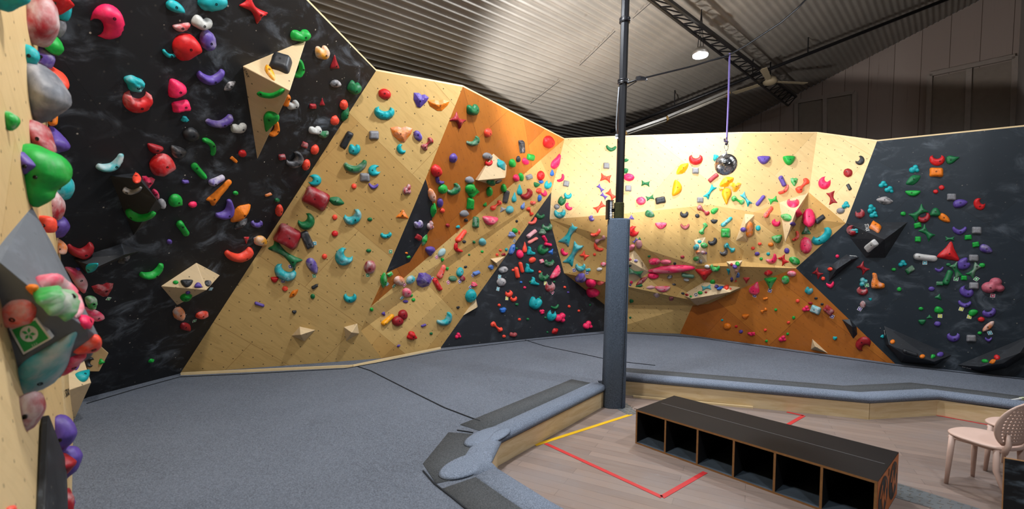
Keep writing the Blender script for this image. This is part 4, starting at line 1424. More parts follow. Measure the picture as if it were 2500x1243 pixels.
for h in ALLH:
    nm = 'small_hold' if h['foot'] else 'climbing_hold'
    me = bpy.data.meshes.new(nm); me.from_pydata(h['V'], [], h['F']); me.materials.append(hold_mat(h['col'], h['ch']))
    flat = h['sh'] in 'qx' or (h['sh'] in 'ltfy' and h['col'] in 'YO')
    bm = bmesh.new(); bm.from_mesh(me); bmesh.ops.recalc_face_normals(bm, faces=bm.faces)
    for f in bm.faces: f.smooth = not flat
    bm.to_mesh(me); bm.free()
    o = bpy.data.objects.new(nm, me); C.objects.link(o); o.location = h['loc']
    tag(o, h['label'], 'small_hold' if h['foot'] else 'climbing hold', ('small holds ' if h['foot'] else 'climbing holds ')+h['zk'])
    if not h['foot'] and h['size'] > .1:
        b = bpy.data.objects.new('bolt', BOLT); C.objects.link(b); b.parent = o; b.location = h['bolt']; b.rotation_mode = 'QUATERNION'
        b.rotation_quaternion = Vector((0, 0, 1)).rotation_difference(h['bn'])
if REST:
    mb = MB(); ml = []; 
    for h in REST:
        m = hold_mat(h['col'], h['ch'])
        if m not in ml: ml.append(m)
        mb.add([h['loc']+v for v in h['V']], h['F'], ml.index(m))
    o = mb.obj('climbing_holds', ml, smooth=True); tag(o, 'scattered smallest coloured holds across the far climbing walls', 'climbing holds', kind='stuff')
# ------------------------------------------------------------------ route tag cards
TR = {'D2': (560, 540, 2.96), 'C5': (380, 400, 2.96), 'D4': (880, 560, 3.655), 'E1': (1080, 440, 4.143), 'E2': (1300, 560, 4.143), 'E4': (1780, 560, 3.36), 'E5': (2080, 600, 3.655), 'C2': (0, 400, 2.96), 'E3': (1520, 560, 4.143)}
TCOL = dict(T=(70, 170, 190), G=(40, 160, 80), V=(90, 60, 140), P=(200, 60, 110), R=(200, 40, 40), B=(40, 80, 170), Y=(214, 214, 60), W=(60, 60, 64)); TNM = dict(T='sky blue', G='green', V='violet', P='pink', R='red', B='blue', Y='yellow', W='black and white')
tcnt = set()
for ent in TAG_TXT.replace('\n', '|').split('|'):
    w = ent.split()
    if not w: continue
    ox, oy, s = TR[w[0]]; px, py = ox+float(w[1])/s, oy+float(w[2])/s; q = hit(px, py)
    if q is None: continue
    loc, n, z = q; a = math.radians(-float(w[4])); x0 = (RIGHT-n*RIGHT.dot(n)).normalized(); y0 = n.cross(x0)
    x = x0*math.cos(a)+y0*math.sin(a); y = n.cross(x); sz = 8.2*(loc-EYE).dot(FWD)/F*.5
    nb = min(ALLH, key=lambda h: math.hypot(h['c'][0]-px, h['c'][1]-py) + (60 if h['foot'] else 0))
    lab = TNM[w[3]]+' route tag card beside the '+nb['label']
    if len(lab.split()) > 16: lab = TNM[w[3]]+' route tag card beside the '+look(nb)+' '+nb['zk']
    if lab in tcnt: lab = 'second '+lab
    tcnt.add(lab)
    lift = .004
    def card(k, l0, l1): return [loc+x*i*sz*k+y*j*sz*k*1.12+n*l for l in (l0, l1) for i, j in ((-1,-1),(1,-1),(1,1),(-1,1))]
    o = MB().add(card(1, 0, lift), [(3,2,1,0),(4,5,6,7),(0,1,5,4),(1,2,6,5),(2,3,7,6),(3,0,4,7)]).obj('route_tag', M_WHITE, origin=loc)
    tag(o, lab, 'route tag', 'route tag cards')
    mk = MB().add(card(.8, lift, lift+.001), [(4,5,6,7),(0,1,5,4),(1,2,6,5),(2,3,7,6),(3,0,4,7)]).obj('printed_square', plain('tag_'+TNM[w[3]].replace(' ', '_'), TCOL[w[3]], .6), o, origin=loc)
    d = MB().lathe([(sz*.45, 0), (sz*.4, .0008)], loc+n*(lift+.0012), 10, n).obj('printed_mark', M_WHITE, o, origin=loc)
# large tag on the foreground volume
q = [hit(*p) for p in ((57, 835),)]
if q[0]:
    loc, n, z = q[0]; P = [on_plane(*p, loc+n*.006, n) for p in ((22, 803), (88, 776), (126, 827), (57, 866))]; c = sum(P, Vector())/4
    def lerp(k, l): return [c+(p-c)*k+n*l for p in P]
    o = MB().add(lerp(1, -.02)+lerp(1, 0), [(3,2,1,0),(4,5,6,7),(0,1,5,4),(1,2,6,5),(2,3,7,6),(3,0,4,7)]).obj('route_tag', M_WHITE, origin=c)
    tag(o, 'big green route tag with white disc on the huge grey black volume', 'route tag', 'route tag cards')
    MB().add(lerp(.86, .001), [(0,1,2,3)]).obj('printed_square', plain('tag_green', TCOL['G'], .6), o, origin=c)
    u = (P[1]-P[0])*.5; v = (P[3]-P[0])*.5; c2 = c - v*.12
    MB().add([c2+u*.62*math.cos(t)+v*.56*math.sin(t)+n*.002 for t in [2*math.pi*i/24 for i in range(24)]], [tuple(range(24))]).obj('printed_disc', M_WHITE, o, origin=c)
    mb = MB()
    for a0 in (0.4, 1.5, 2.6, 3.9, 5.2):
        a = Vector((math.cos(a0), math.sin(a0))); b = Vector((-a.y, a.x)); pts = [a*.05, a*.25+b*.12, a*.48, a*.25-b*.12]
        mb.add([c2+u*p.x+v*p.y+n*.003 for p in pts], [(0,1,2,3)])
    mb.obj('printed_leaves', plain('tag_green', TCOL['G'], .6), o, origin=c)
    mb = MB()
    for i in range(3): mb.add([c+v*(.62)+u*(-.2+.16*i+dx)+v*dy+n*.003 for dx, dy in ((0, 0), (.09, 0), (.09, .2), (0, .2))], [(0,1,2,3)])
    mb.obj('printed_digits', plain('tag_pale_print', (150, 200, 160), .6), o, origin=c)
# ------------------------------------------------------------------ crash mat and its edge
front = [at_z(1480, 1338, .22), at_z(1334, 1243, .25), at_z(1206, 1160, .25), at_z(1181, 1142, .22), at_z(1212, 1081, .22), at_z(1475, 950, .22), at_z(1523, 927, .22), at_z(2121, 981, .22), at_z(2286, 972, .22), at_z(2446, 993, .22), at_z(2680, 1026, .22)]
def offs(pl, w):
    """polyline moved w metres towards the mat side (left of travel)"""
    out = []
    for i, p in enumerate(pl):
        ns = []
        for a, b in ((i-1, i), (i, i+1)):
            if a < 0 or b >= len(pl): continue
            t = (pl[b]-pl[a]); t.z = 0; t.normalize(); ns.append(Vector((-t.y, t.x, 0)))
        n = sum(ns, Vector()).normalized(); k = 1/max(.6, n.dot(ns[0])); out.append(p + n*w*k)
    return out
of_ = offs(front, .03); poly = of_[:5] + [Vector((1.19, 5.99, 0)), Vector((1.20, 6.2, 0)), Vector((1.58, 6.2, 0))] + of_[6:] + [V[k] for k in ('R6', 'R1', 'O1', 'B1', 'T3', 'Q3', 'P3', 'K1', 'K2', 'N0', 'N1', 'N2')] + [Vector((-.6, .2, 0)), Vector((.9, .6, 0))]
mb = MB(); mb.prism(poly, .0, MZ); mat_o = mb.obj('crash_mat', M_MAT, bevel=0); tag(mat_o, 'wide blue grey carpeted crash mat filling the floor below the walls', 'crash mat')
def sweep(pl, prof, name, mat, parent):
    rings = [[Vector((q.x, q.y, z)) for q in offs(pl, w)] for w, z in prof]; rings = [[r[i] for r in rings] for i in range(len(pl))]
    m = len(prof); mb = MB(); vs = [p for r in rings for p in r]; fs = []
    for i in range(len(pl)-1):
        for k in range(m): fs.append((i*m+k, i*m+(k+1) % m, (i+1)*m+(k+1) % m, (i+1)*m+k))
    fs += [tuple(range(m)), tuple((len(pl)-1)*m+k for k in range(m-1, -1, -1))]
    return mb.add(vs, fs).obj(name, mat, parent, smooth=True)
def dens(pl, n=6): return [a.lerp(b, k/n) for a, b in zip(pl, pl[1:]) for k in range(n)]+[pl[-1]]
roll = [(-.02, .205), (-.055, .235), (-.06, .262), (-.035, .292), (.03, .308), (.10, .305), (.16, .294), (.19, .278), (.19, .20)]
band = [(.17, .275), (.175, .287), (.47, .2865), (.475, .275)]
for pl in (front[0:3], dens([front[4], front[5]+(front[4]-front[5]).normalized()*.06]), dens(front[6:])):
    o = sweep(pl, roll, 'edge_roll', M_ROLL, mat_o); o['label'] = 'lighter blue padded edge roll'
    o = sweep(pl, band, 'carpet_band', M_BAND, mat_o); o['label'] = 'charcoal carpet band'
o = sweep(front[2:5], roll, 'edge_roll', M_ROLL, mat_o); o = sweep(front[2:5], band, 'carpet_band', M_BAND, mat_o)
for p, rx, ry in (((1192, 1066), .30, .14), ((1140, 1138), .28, .15)):
    c = at_z(*p, .285); mb = MB(); mb.lathe([(.98, 0), (1, .008), (.9, .018), (.6, .022), (.01, .023)], (0, 0, 0), 28)
    d = (front[5]-front[4]).normalized(); d2 = Vector((-d.y, d.x, 0))
    mb.v = [c + d*v.x*rx + d2*v.y*ry + Vector((0, 0, v.z)) for v in mb.v]; o = mb.obj('padded_end', M_ROLL, mat_o, smooth=True); o['label'] = 'rounded lighter blue padded end'
for pts in (((868, 893), (905, 905), (1000, 953), (1085, 995), (1172, 1028)), ((1282, 830), (1330, 845), (1440, 868), (1476, 876)), ((1527, 884), (1600, 892)), ((212, 985), (330, 950), (440, 920), (600, 913), (840, 900), (930, 884), (1075, 857), (1280, 832), (1477, 814)), ((1527, 813), (1700, 824), (1950, 860), (2190, 893), (2500, 926)), ((1116, 1050), (1155, 1056)), ((1033, 1149), (1060, 1180), (1105, 1215), (1150, 1252))):
    mb = MB()
    for a, b in zip(pts, pts[1:]): mb.bar(at_z(*a, MZ+.006), at_z(*b, MZ+.006), .012, .006)
    o = mb.obj('carpet_seam', M_SEAM, mat_o); o['label'] = 'dark carpet seam'
# plywood kick boards along the mat edge
def board(name, pl, label):
    rings = [(0, 0), (0, .202), (.014, .202), (.014, 0)]; pl2 = [Vector((p.x, p.y, 0)) for p in pl]
    A = [[Vector((q.x, q.y, z)) for q in offs(pl2, w-.02)] for w, z in rings]; vs = [A[k][i] for i in range(len(pl)) for k in range(4)]; fs = []
    for i in range(len(pl)-1):
        for k in range(4): fs.append((i*4+k, i*4+(k+1) % 4, i*4+4+(k+1) % 4, i*4+4+k))
    fs += [(0, 1, 2, 3), tuple(len(vs)-4+k for k in (3, 2, 1, 0))]
    o = MB().add(vs, fs).obj(name, M_KB); tag(o, label, 'kick board', 'plywood kick boards'); return o
b_ = NB('kick_board_plywood'); oc = b_.coord(); g_ = b_.noise(b_.mapping(oc, (0, 0, .4), (1, 1, 7)), 2.5, 6, .6, .8)
M_KB = b_.done(b_.mix(b_.ramp(g_, .35, .7), lin((228, 205, 164)), lin((212, 184, 136))), .5)
board('kick_board', [front[3], front[4]], 'short plywood kick board at the sharp corner of the mat')
board('kick_board', [front[4], front[5]], 'long plywood kick board from the mat corner to the padded post')
board('kick_board', [front[6], front[7]], 'long plywood kick board behind the cubby bench')
board('kick_board', [front[7], front[8]], 'short plywood kick board between the two bends of the mat')
board('kick_board', [front[8], front[10]], 'plywood kick board behind the pink chairs')
mb = MB(); mb.bar(at_z(1546, 968, .012), at_z(1838, 995, .012), .035, .024); tag(mb.obj('floor_batten', M_TRIM), 'thin pale batten lying along the foot of the kick board', 'batten')
# ------------------------------------------------------------------ floor lines and plates
def tape(pts, w, m, label):
    mb = MB()
    for a, b in zip(pts, pts[1:]): mb.bar(at_z(*a, .002), at_z(*b, .002), w, .003)
    tag(mb.obj('floor_line', m), label, 'floor line', 'painted court lines')
tape([(1306, 1087), (1541, 1012)], .05, M_YEL, 'yellow line running from the kick board towards the padded post')
tape([(1332, 1083), (1616, 1214), (1722, 1153)], .045, M_RED, 'red corner line on the open floor before the bench')
tape([(1921, 1006), (1962, 1015), (1922, 1038)], .045, M_RED, 'red line corner peeping out behind the bench')
tape([(2286, 1014), (2421, 1039), (2520, 1057)], .03, M_RED, 'thin red line along the kick board behind the chairs')
def plate(px, label):
    P = [at_z(*p, 0) for p in px]; mb = MB(); mb.prism([(p.x, p.y) for p in P], 0, .004)
    o = mb.obj('chequer_plate', M_CHEQ); tag(o, label, 'metal plate', 'chequer plates on the floor')
    mb = MB(); c = sum(P, Vector())/len(P); u = (P[1]-P[0]); v = (P[-1]-P[0]); nu, nv = max(3, int(u.length/.06)), max(3, int(v.length/.06))
    for i in range(nu):
        for j in range(nv):
            q = P[0]+u*((i+.5)/nu)+v*((j+.5)/nv); a = .7 if (i+j) % 2 else -.7; t = Vector((math.cos(a), math.sin(a), 0))*.02
            mb.bar(q-t+Vector((0, 0, .005)), q+t+Vector((0, 0, .005)), .008, .004)
    mb.obj('tread_bars', M_ALU, o)
plate([(1490, 990), (1535, 1014), (1556, 1010), (1530, 985)], 'small diamond tread plate beside the padded post')
plate([(2189, 1180), (2185, 1215), (2440, 1290), (2440, 1258)], 'long diamond tread plate between the bench and the chairs')
# ------------------------------------------------------------------ cubby bench
s_ = .336; O_ = Vector((3.9833, 14.1106, -4.7272))*s_ + Vector((0, 0, HC)); TH = -.8559
u_ = Vector((math.cos(TH), math.sin(TH), 0)); v_ = Vector((-math.sin(TH), math.cos(TH), 0)); D_ = 2.3287*s_; L_ = 6*s_; H_ = O_.z
B0 = Vector((O_.x, O_.y, 0))
bench = empty('cubby_bench', B0 + u_*L_/2 + v_*D_/2, 'long black bench of six open shoe cubbies with plywood edges', 'bench')
def blk(name, a0, a1, b0, b1, z0, z1, mats, label=None):
    P = [B0+u_*a+v_*b+Vector((0, 0, z)) for z in (z0, z1) for a, b in ((a0, b0), (a1, b0), (a1, b1), (a0, b1))]
    o = MB().add(P, [(0,3,2,1),(4,5,6,7),(1,2,6,5),(2,3,7,6),(3,0,4,7)], 0).add([P[0], P[1], P[5], P[4]], [(0, 1, 2, 3)], 1).obj(name, mats, bench)
    if label: o['label'] = label
    return o
T = .018
blk('top_panel', -T/2, L_+T/2, 0, D_, H_-T, H_, [M_BENCH, M_EDGE])
blk('bottom_panel', -T/2, L_+T/2, 0, D_, .0, T, [M_DUST, M_EDGE], 'dusty grey cubby floor')
blk('back_panel', -T/2, L_+T/2, D_-T, D_, T, H_-T, [M_INT, M_INT])
for i in range(1, 6): blk('divider', i*s_-T/2, i*s_+T/2, .001, D_-T, T, H_-T, [M_INT, M_EDGE])
blk('end_panel', -T/2, T/2, .001, D_-T, T, H_-T, [M_INT, M_EDGE])
ep = blk('end_panel', L_-T/2, L_+T/2, .001, D_, T, H_-T, [M_INT, M_EDGE], 'orange end panel with black round emblems')
def endp(b, z, l=0.0): return B0+u_*(L_+T/2+l)+v_*b+Vector((0, 0, z))
MB().add([endp(.004, T*.5, .001), endp(D_, T*.5, .001), endp(D_, H_-.004, .001), endp(.004, H_-.004, .001)], [(0,1,2,3)]).obj('painted_face', M_ORP, ep)
for cb in (.2, .58):
    mb = MB(); mb.add([endp(cb+.165*math.cos(t), .19+.15*math.sin(t), .003) for t in [2*math.pi*i/28 for i in range(28)]], [tuple(range(28))]); mb.obj('round_emblem', M_BLKP, ep)
    mb = MB()
    for q in (((-.10, -.10), (-.02, .06), (.02, -.02), (.07, .08), (.11, -.09), (.05, -.03), (0, -.11), (-.05, -.02)), ((-.12, .02), (-.06, .11), (-.03, .09), (-.08, .01)), ((.08, .1), (.12, .04), (.1, .02), (.05, .12))):
        mb.add([endp(cb+a, .19+z, .005) for a, z in q], [tuple(range(len(q)))])
    mb.obj('emblem_cutout', M_ORP, ep)
MB().add([endp(.37, .29, .004), endp(.40, .29, .004), endp(.40, .345, .004), endp(.37, .345, .004)], [(0,1,2,3)]).obj('hand_slot', M_BLKP, ep)
mb = MB(); mb.bar(B0+u_*.05+v_*D_*.52+Vector((0, 0, H_)), B0+u_*(L_-.02)+v_*D_*.52+Vector((0, 0, H_)), .006, .003); o = mb.obj('top_joint', plain('chalky_joint', (98, 96, 98), .7), bench); o['label'] = 'pale chalky joint line'
# ------------------------------------------------------------------ black chalked board at the frame edge
A = at_z(2453, 1119, .74); Bq = at_z(2560, 1137, .74); t = (Bq-A); t.z = 0; t.normalize(); nb = Vector((t.y, -t.x, 0)); A.z = 0
P = [A+Vector((-.02, 0, 0))-t*.03-nb*-.0, A+t*.9]; 
mb = MB(); b0 = A-t*.02+nb*.10; b1 = A+t*.9+nb*.10; t0 = A.copy(); t1 = A+t*.9; zt = Vector((0, 0, .74)); th = nb*-.02
mb.add([b0, b1, t1+zt, t0+zt, b0+th, b1+th, t1+zt+th, t0+zt+th], [(0,1,2,3),(4,5,6,7)], 0).add([b0, b1, t1+zt, t0+zt, b0+th, b1+th, t1+zt+th, t0+zt+th], [(0,1,5,4),(1,2,6,5),(2,3,7,6),(3,0,4,7)], 1)
b_ = NB('chalked_black_board'); oc = b_.coord(); n_ = b_.noise(b_.mapping(oc, (0, 0, 0), (3, 3, 9)), 1.6, 6, .6); M_CB = b_.done(b_.mix(b_.ramp(n_, .46, .7), lin((24, 27, 31)), lin((104, 120, 134))), .5)
o = mb.obj('chalk_board', [M_CB, M_EDGE]); tag(o, 'black chalk-smeared board standing in front of the pink chair', 'board')
# small brush left on the mat
c = at_z(2484, 975, MZ+.02); b = empty('holds_brush', c, 'pale brush lying on the mat behind the chairs', 'brush')
d = (at_z(2500, 972, MZ+.02)-at_z(2462, 977, MZ+.02)).normalized()
MB().tube([c-d*.12, c-d*.02, c+d*.06], [.010, .012, .014], 8).obj('handle', M_WHITE, b); MB().bar(c+d*.06, c+d*.14, .03, .03).obj('bristles', plain('pale_bristles', (200, 206, 170), .9), b)
# ------------------------------------------------------------------ pink chairs
def chair(loc, rz, label):
    t = empty('chair', (0, 0, 0), label, 'chair', 'pink plastic chairs'); SH = .45
    n = 36; mb = MB(); rings = []
    for k, (sc, z) in enumerate(((.94, -.016), (1.0, -.008), (1.0, .004), (.95, .010), (.6, .004), (.02, 0))):
        for i in range(n):
            a = 2*math.pi*i/n; x = math.cos(a); y = math.sin(a); p = 2.6
            r = (abs(x)**p+abs(y)**p)**(-1/p); wid = .23*(1-.06*x); mb.v.append(Vector((.225*x*r*sc, wid*y*r*sc, SH+z-.012*max(0, -x*sc))))
    for k in range(5):
        for i in range(n): mb.f.append((k*n+i, k*n+(i+1) % n, (k+1)*n+(i+1) % n, (k+1)*n+i)); mb.m.append(0)
    mb.f += [tuple(range(n-1, -1, -1)), tuple(5*n+i for i in range(n))]; mb.m += [0, 0]
    mb.obj('seat', M_CHAIR, t, smooth=True)
    mb = MB(); mb.tube([(.145, -.17, SH-.03), (.145, .17, SH-.03)], .014, 8); mb.tube([(-.17, -.18, SH-.03), (-.17, .18, SH-.03)], .014, 8)
    for y in (-.175, .175): mb.tube([(.17, y, SH-.03), (-.17, y, SH-.03)], .014, 8)
    mb.obj('seat_frame', M_CHAIR, t, smooth=True)
    for sx in (1, -1):
        for sy in (1, -1):
            MB().tube([(sx*.145, sy*.175, SH-.015), (sx*.152, sy*.185, SH-.2), (.16 if sx > 0 else -.25, sy*.2, 0)], [.023, .021, .014], 12).obj('leg', M_CHAIR, t, smooth=True)
    # perforated shell back
    nx, nz = 15, 13; mb = MB()
    def sh(i, j):
        a = -1+2*i/nx; b = j/nz; z = SH+.015+b*.37; w = .225*math.sqrt(max(.02, 1-((b-.45)/.58)**2))**.8
        y = a*w; cx = -.205-.07*b+.09*(a*a)*(w/.225)**2
        return Vector((cx, y, z))
    for i in range(nx):
        for j in range(nz):
            q = [sh(i, j), sh(i+1, j), sh(i+1, j+1), sh(i, j+1)]; c = sum(q, Vector())/4
            if i in (0, nx-1) or j in (0, nz-1): mb.add(q, [(0, 1, 2, 3)]); continue
            inn = [c+(q[k]+q[(k+1) % 4]-2*c)*.36 for k in range(4)]
            mb.add(q+inn, [(0, 1, 4), (1, 2, 5), (2, 3, 6), (3, 0, 7), (0, 4, 7), (1, 5, 4), (2, 6, 5), (3, 7, 6)])
    o = mb.obj('backrest', M_CHAIR, t, smooth=True, fix=False); bm = bmesh.new(); bm.from_mesh(o.data); bmesh.ops.remove_doubles(bm, verts=bm.verts, dist=.0005); bmesh.ops.recalc_face_normals(bm, faces=bm.faces); bm.to_mesh(o.data); bm.free()
    md = o.modifiers.new('thick', 'SOLIDIFY'); md.thickness = .012; md.offset = 0
    for sy in (1, -1):
        MB().tube([(-.19, sy*.18, SH-.04), (-.215, sy*.175, SH+.04), (-.205, sy*.165, SH+.12)], [.022, .019, .012], 10).obj('back_support', M_CHAIR, t, smooth=True)
    t.location = loc; t.rotation_euler = (0, 0, rz); return t
fl = (at_z(2324, 1172, 0)+at_z(2321, 1136, 0))/2; side = (at_z(2321, 1136, 0)-at_z(2324, 1172, 0)); 
sf = at_z(2320, 1044, .45); sb = at_z(2448, 1080, .45); fd = (sf-sb); fd.z = 0; fd.normalize()
rz = math.atan2(fd.y, fd.x); cc0 = Vector((sf.x, sf.y, 0)) - fd*.245
chair(cc0, rz, 'dusty pink perforated chair nearest the chalk board')
sf2 = at_z(2414, 1021, .45); c2 = Vector((sf2.x, sf2.y, 0)) - fd*.225
chair(c2, rz+.1, 'dusty pink chair partly hidden behind the nearer pink chair')
# ------------------------------------------------------------------ padded post
pb = at_z(1497, 990, 0); PY = pb.y; pt = at_y(1527, 0, PY); pm = at_y(1507, 535, PY)
post = empty('padded_post', pb, 'black steel post with a blue carpeted pad round its foot', 'post')
axis = (pt-pb).normalized(); topz = pb+axis*((roof_z(pt.x, pt.y)-.03)/axis.z); 
def along(z): return pb + axis*((z-pb.z)/axis.z)
MB().tube([along(0), topz], .053, 8, sq=.95).obj('steel_tube', M_STEEL, post)
zp = pm.z
mb = MB(); n = 32; prof = [(0.0, .145), (.01, .15), (zp-.02, .138), (zp, .128), (zp, .06)]
for z, r in prof:
    c = along(z)
    for k in range(n):
        a = 2*math.pi*k/n; p = 3.2; x, y = math.cos(a), math.sin(a); q = (abs(x)**p+abs(y)**p)**(-1/p); mb.v.append(c+Vector((x*q*r, y*q*r, 0)))
for i in range(len(prof)-1):
    for k in range(n): mb.f.append((i*n+k, i*n+(k+1) % n, (i+1)*n+(k+1) % n, (i+1)*n+k)); mb.m.append(0)
pad = mb.obj('pad', M_PAD, post, smooth=True); pad['label'] = 'blue grey carpeted pad'
def pad_pt(z): return along(z)+Vector((.105, -.135-.012, 0))
mb = MB(); mb.tube([pad_pt(.02)+Vector((-.03, -.005, 0)), pad_pt(zp*.5)+Vector((-.01, 0, 0)), pad_pt(zp-.02)+Vector((0, .012, 0))], .004, 6); mb.obj('pad_seam', M_SEAM, pad)
MB().lathe([(.062, 0), (.066, .01), (.066, .20), (.062, .21)], along(zp+.005), 14).obj('camouflage_wrap', M_CAMO, post)
for py in (50, 200):
    c = at_y(1526-py*.03, py, PY); mb = MB(); mb.lathe([(.056, -.03), (.072, -.026), (.072, -.01), (.06, 0), (.072, .012), (.07, .026), (.056, .03)], along(c.z), 14); mb.obj('steel_collar', M_STEEL, post, smooth=True)
mb = MB(); cp_ = [along(at_y(1515, y, PY).z)+Vector((-.058-dx, -.03, 0)) for y, dx in ((215, .0), (260, .012), (300, .02), (330, .01))]
mb.tube(cp_, .008, 8); mb.tube([cp_[-1], cp_[-1]-Vector((0, 0, .05))], .02, 10); mb.obj('dangling_cable', plain('grey_cable', (120, 122, 126), .5), post, smooth=True)
fl_c = at_y(1492, 512, PY)
flood = empty('flood_light', fl_c, 'black finned flood lamp strapped to the post above the pad', 'lamp')
MB().box(fl_c+Vector((-.04, .02, 0)), (.03, .13, .25)).obj('housing', M_STEEL, flood)
mb = MB()
for i in range(12): mb.box(fl_c+Vector((.0, .02, -.115+.021*i)), (.06, .12, .008))
mb.obj('cooling_fins', M_STEEL, flood); MB().bar(fl_c+Vector((.01, .02, 0)), Vector((along(fl_c.z).x, along(fl_c.z).y, fl_c.z)), .03, .04).obj('bracket', M_STEEL, flood)
mg = bpy.data.materials.new('lit_lens'); mg.use_nodes = True; mg.node_tree.nodes['Principled BSDF'].inputs['Emission Color'].default_value = (.92, .96, 1, 1); mg.node_tree.nodes['Principled BSDF'].inputs['Emission Strength'].default_value = 14
MB().box(fl_c+Vector((-.01, .095, 0)), (.08, .006, .20)).obj('lens', mg, flood)
lamp('flood_beam', fl_c+Vector((-.03, .17, .05)), 1000, NEUT, .10, fl_c+Vector((1.5, 2.2, 3.4)), 124, 'SPOT')
# ------------------------------------------------------------------ high bay lamp under the roof
hb = empty('high_bay_lamp', LAMP, 'round glowing white lamp hanging under the roof truss', 'lamp')
mb = MB(); mb.lathe([(.05, .10), (.08, .09), (.13, .03), (.135, 0), (.125, -.02)], LAMP, 28); mb.obj('housing', M_ALU, hb, smooth=True)
mb = MB(); mb.lathe([(.124, -.021), (.122, -.045), (.09, -.058), (.01, -.062)], LAMP, 28); ol = mb.obj('lens', None, hb, smooth=True) if False else None
mg2 = mg.copy(); mg2.name = 'bright_lens'; mg2.node_tree.nodes['Principled BSDF'].inputs['Emission Strength'].default_value = 30
mb.obj('lens', mg2, hb, smooth=True)
rt = Vector((LAMP.x, LAMP.y, roof_z(LAMP.x, LAMP.y)))
mb = MB()
for dx in (-.05, .0, .05): mb.tube([LAMP+Vector((dx, 0, .09)), LAMP+Vector((dx*.5, 0, .4)), rt], .006, 6)
mb.obj('suspension_cables', M_STEEL, hb)
# ------------------------------------------------------------------ roof truss
tr = [(on_roof(1610, -30, .97), on_roof(1560, -30, .97)), ]
a0, a1 = on_roof(1590, -30, .90), on_roof(1944, 236, .94)
def same_depth(px, py, P): return at_y(px, py, P.y)
b0, b1 = same_depth(1545, -32, a0), same_depth(1924, 258, a1)
truss = empty('roof_truss', a0, 'long black lattice truss running under the corrugated roof', 'roof truss')
for A_, B_, w in ((a0, a1, .05), (b0, b1, .036)): MB().bar(A_, B_, w, w).obj('chord', M_STEEL, truss)
nweb = 22
for i in range(nweb+1):
    k = i/nweb; p = a0.lerp(a1, k); q = b0.lerp(b1, k); mb = MB(); mb.tube([p, q], .013, 6)
    if i < nweb: mb.tube([q, a0.lerp(a1, (i+1)/nweb)], .011, 6)
    mb.obj('web_strut', M_STEEL, truss)
# conduit pipe with its hangers, twin tube fixture, fan
pa, pz = at_y(1490, 322, 11.0), at_y(2330, -9, 9.6)
pipe = empty('ceiling_pipe', pa, 'long dark conduit pipe hung across under the roof', 'pipe')
MB().tube([pa, pz], .036, 10).obj('tube', M_STEEL, pipe, smooth=True)
for k in (.21, .45, .61):
    p = pa.lerp(pz, k); MB().tube([p, Vector((p.x, p.y, roof_z(p.x, p.y)))], .012, 6).obj('hanger_rod', M_STEEL, pipe)
for (x0, y0, x1, y1, lab) in ((1628, 288, 1776, 226, 'long twin tube light fixture hung below the conduit pipe'), (1528, 325, 1628, 290, 'further tube light fixture half hidden behind the post')):
    k0 = (x0-1490)/840; A_ = at_y(x0, y0, pa.lerp(pz, k0).y-.05); k1 = (x1-1490)/840; B_ = at_y(x1, y1, pa.lerp(pz, k1).y-.05)
    f = empty('tube_light', A_, lab, 'tube light', 'unlit tube lights under the roof')
    MB().bar(A_, B_, .24, .05).obj('tray', M_ALU, f)
    t = (B_-A_).normalized(); s2 = t.cross(Vector((0, 0, 1))).normalized()
    for q in (-.06, .06): MB().tube([A_+s2*q-Vector((0, 0, .055)), B_+s2*q-Vector((0, 0, .055))], .017, 8).obj('lamp_tube', plain('unlit_tube', (206, 200, 188), .3), f, smooth=True)
    for e in (A_, B_): MB().bar(e-t*.02-Vector((0, 0, .03)), e+t*.02-Vector((0, 0, .03)), .25, .08).obj('end_cap', plain('amber_end_cap', (176, 132, 50), .5), f)
fc = at_y(1880, 199, 10.8); fan = empty('ceiling_fan', fc, 'three bladed cream ceiling fan near the truss end', 'fan')
MB().lathe([(.04, .12), (.12, .08), (.15, .02), (.15, -.03), (.09, -.07), (.01, -.075)], fc, 24).obj('motor', M_FAN, fan, smooth=True)
MB().tube([fc+Vector((0, 0, .1)), Vector((fc.x, fc.y, roof_z(fc.x, fc.y)))], .014, 8).obj('down_rod', M_STEEL, fan)
for e in ((1966, 196), (1828, 226), (1846, 178)):
    d = ray(*e); q = EYE + d*((fc.z-.02-HC)/d.z) if False else None
for ang in (6, -128, 122):
    a = math.radians(ang); d = Vector((math.cos(a), math.sin(a), 0)); w = Vector((-d.y, d.x, .12)); mb = MB(); z = Vector((0, 0, .006))
    P = [fc+d*r+w*s*hw for r, hw in ((.12, .03), (.28, .06), (.9, .075)) for s in (-1, 1)]
    mb.add([p+z for p in P]+[p-z for p in P], [(0,1,3,2),(2,3,5,4),(7,6,8,9),(9,8,10,11),(0,2,8,6),(2,4,10,8),(1,7,9,3),(3,9,11,5),(4,5,11,10),(0,6,7,1)]); mb.obj('blade', M_FAN, fan)
# black pipe behind the black overhang
mb = MB(); mb.tube([at_y(862, -30, 7.6), at_y(790, 95, 7.6)], .055, 10); tag(mb.obj('brace_pipe', M_STEEL, smooth=True), 'thick black brace pipe behind the top edge of the black overhang', 'pipe')
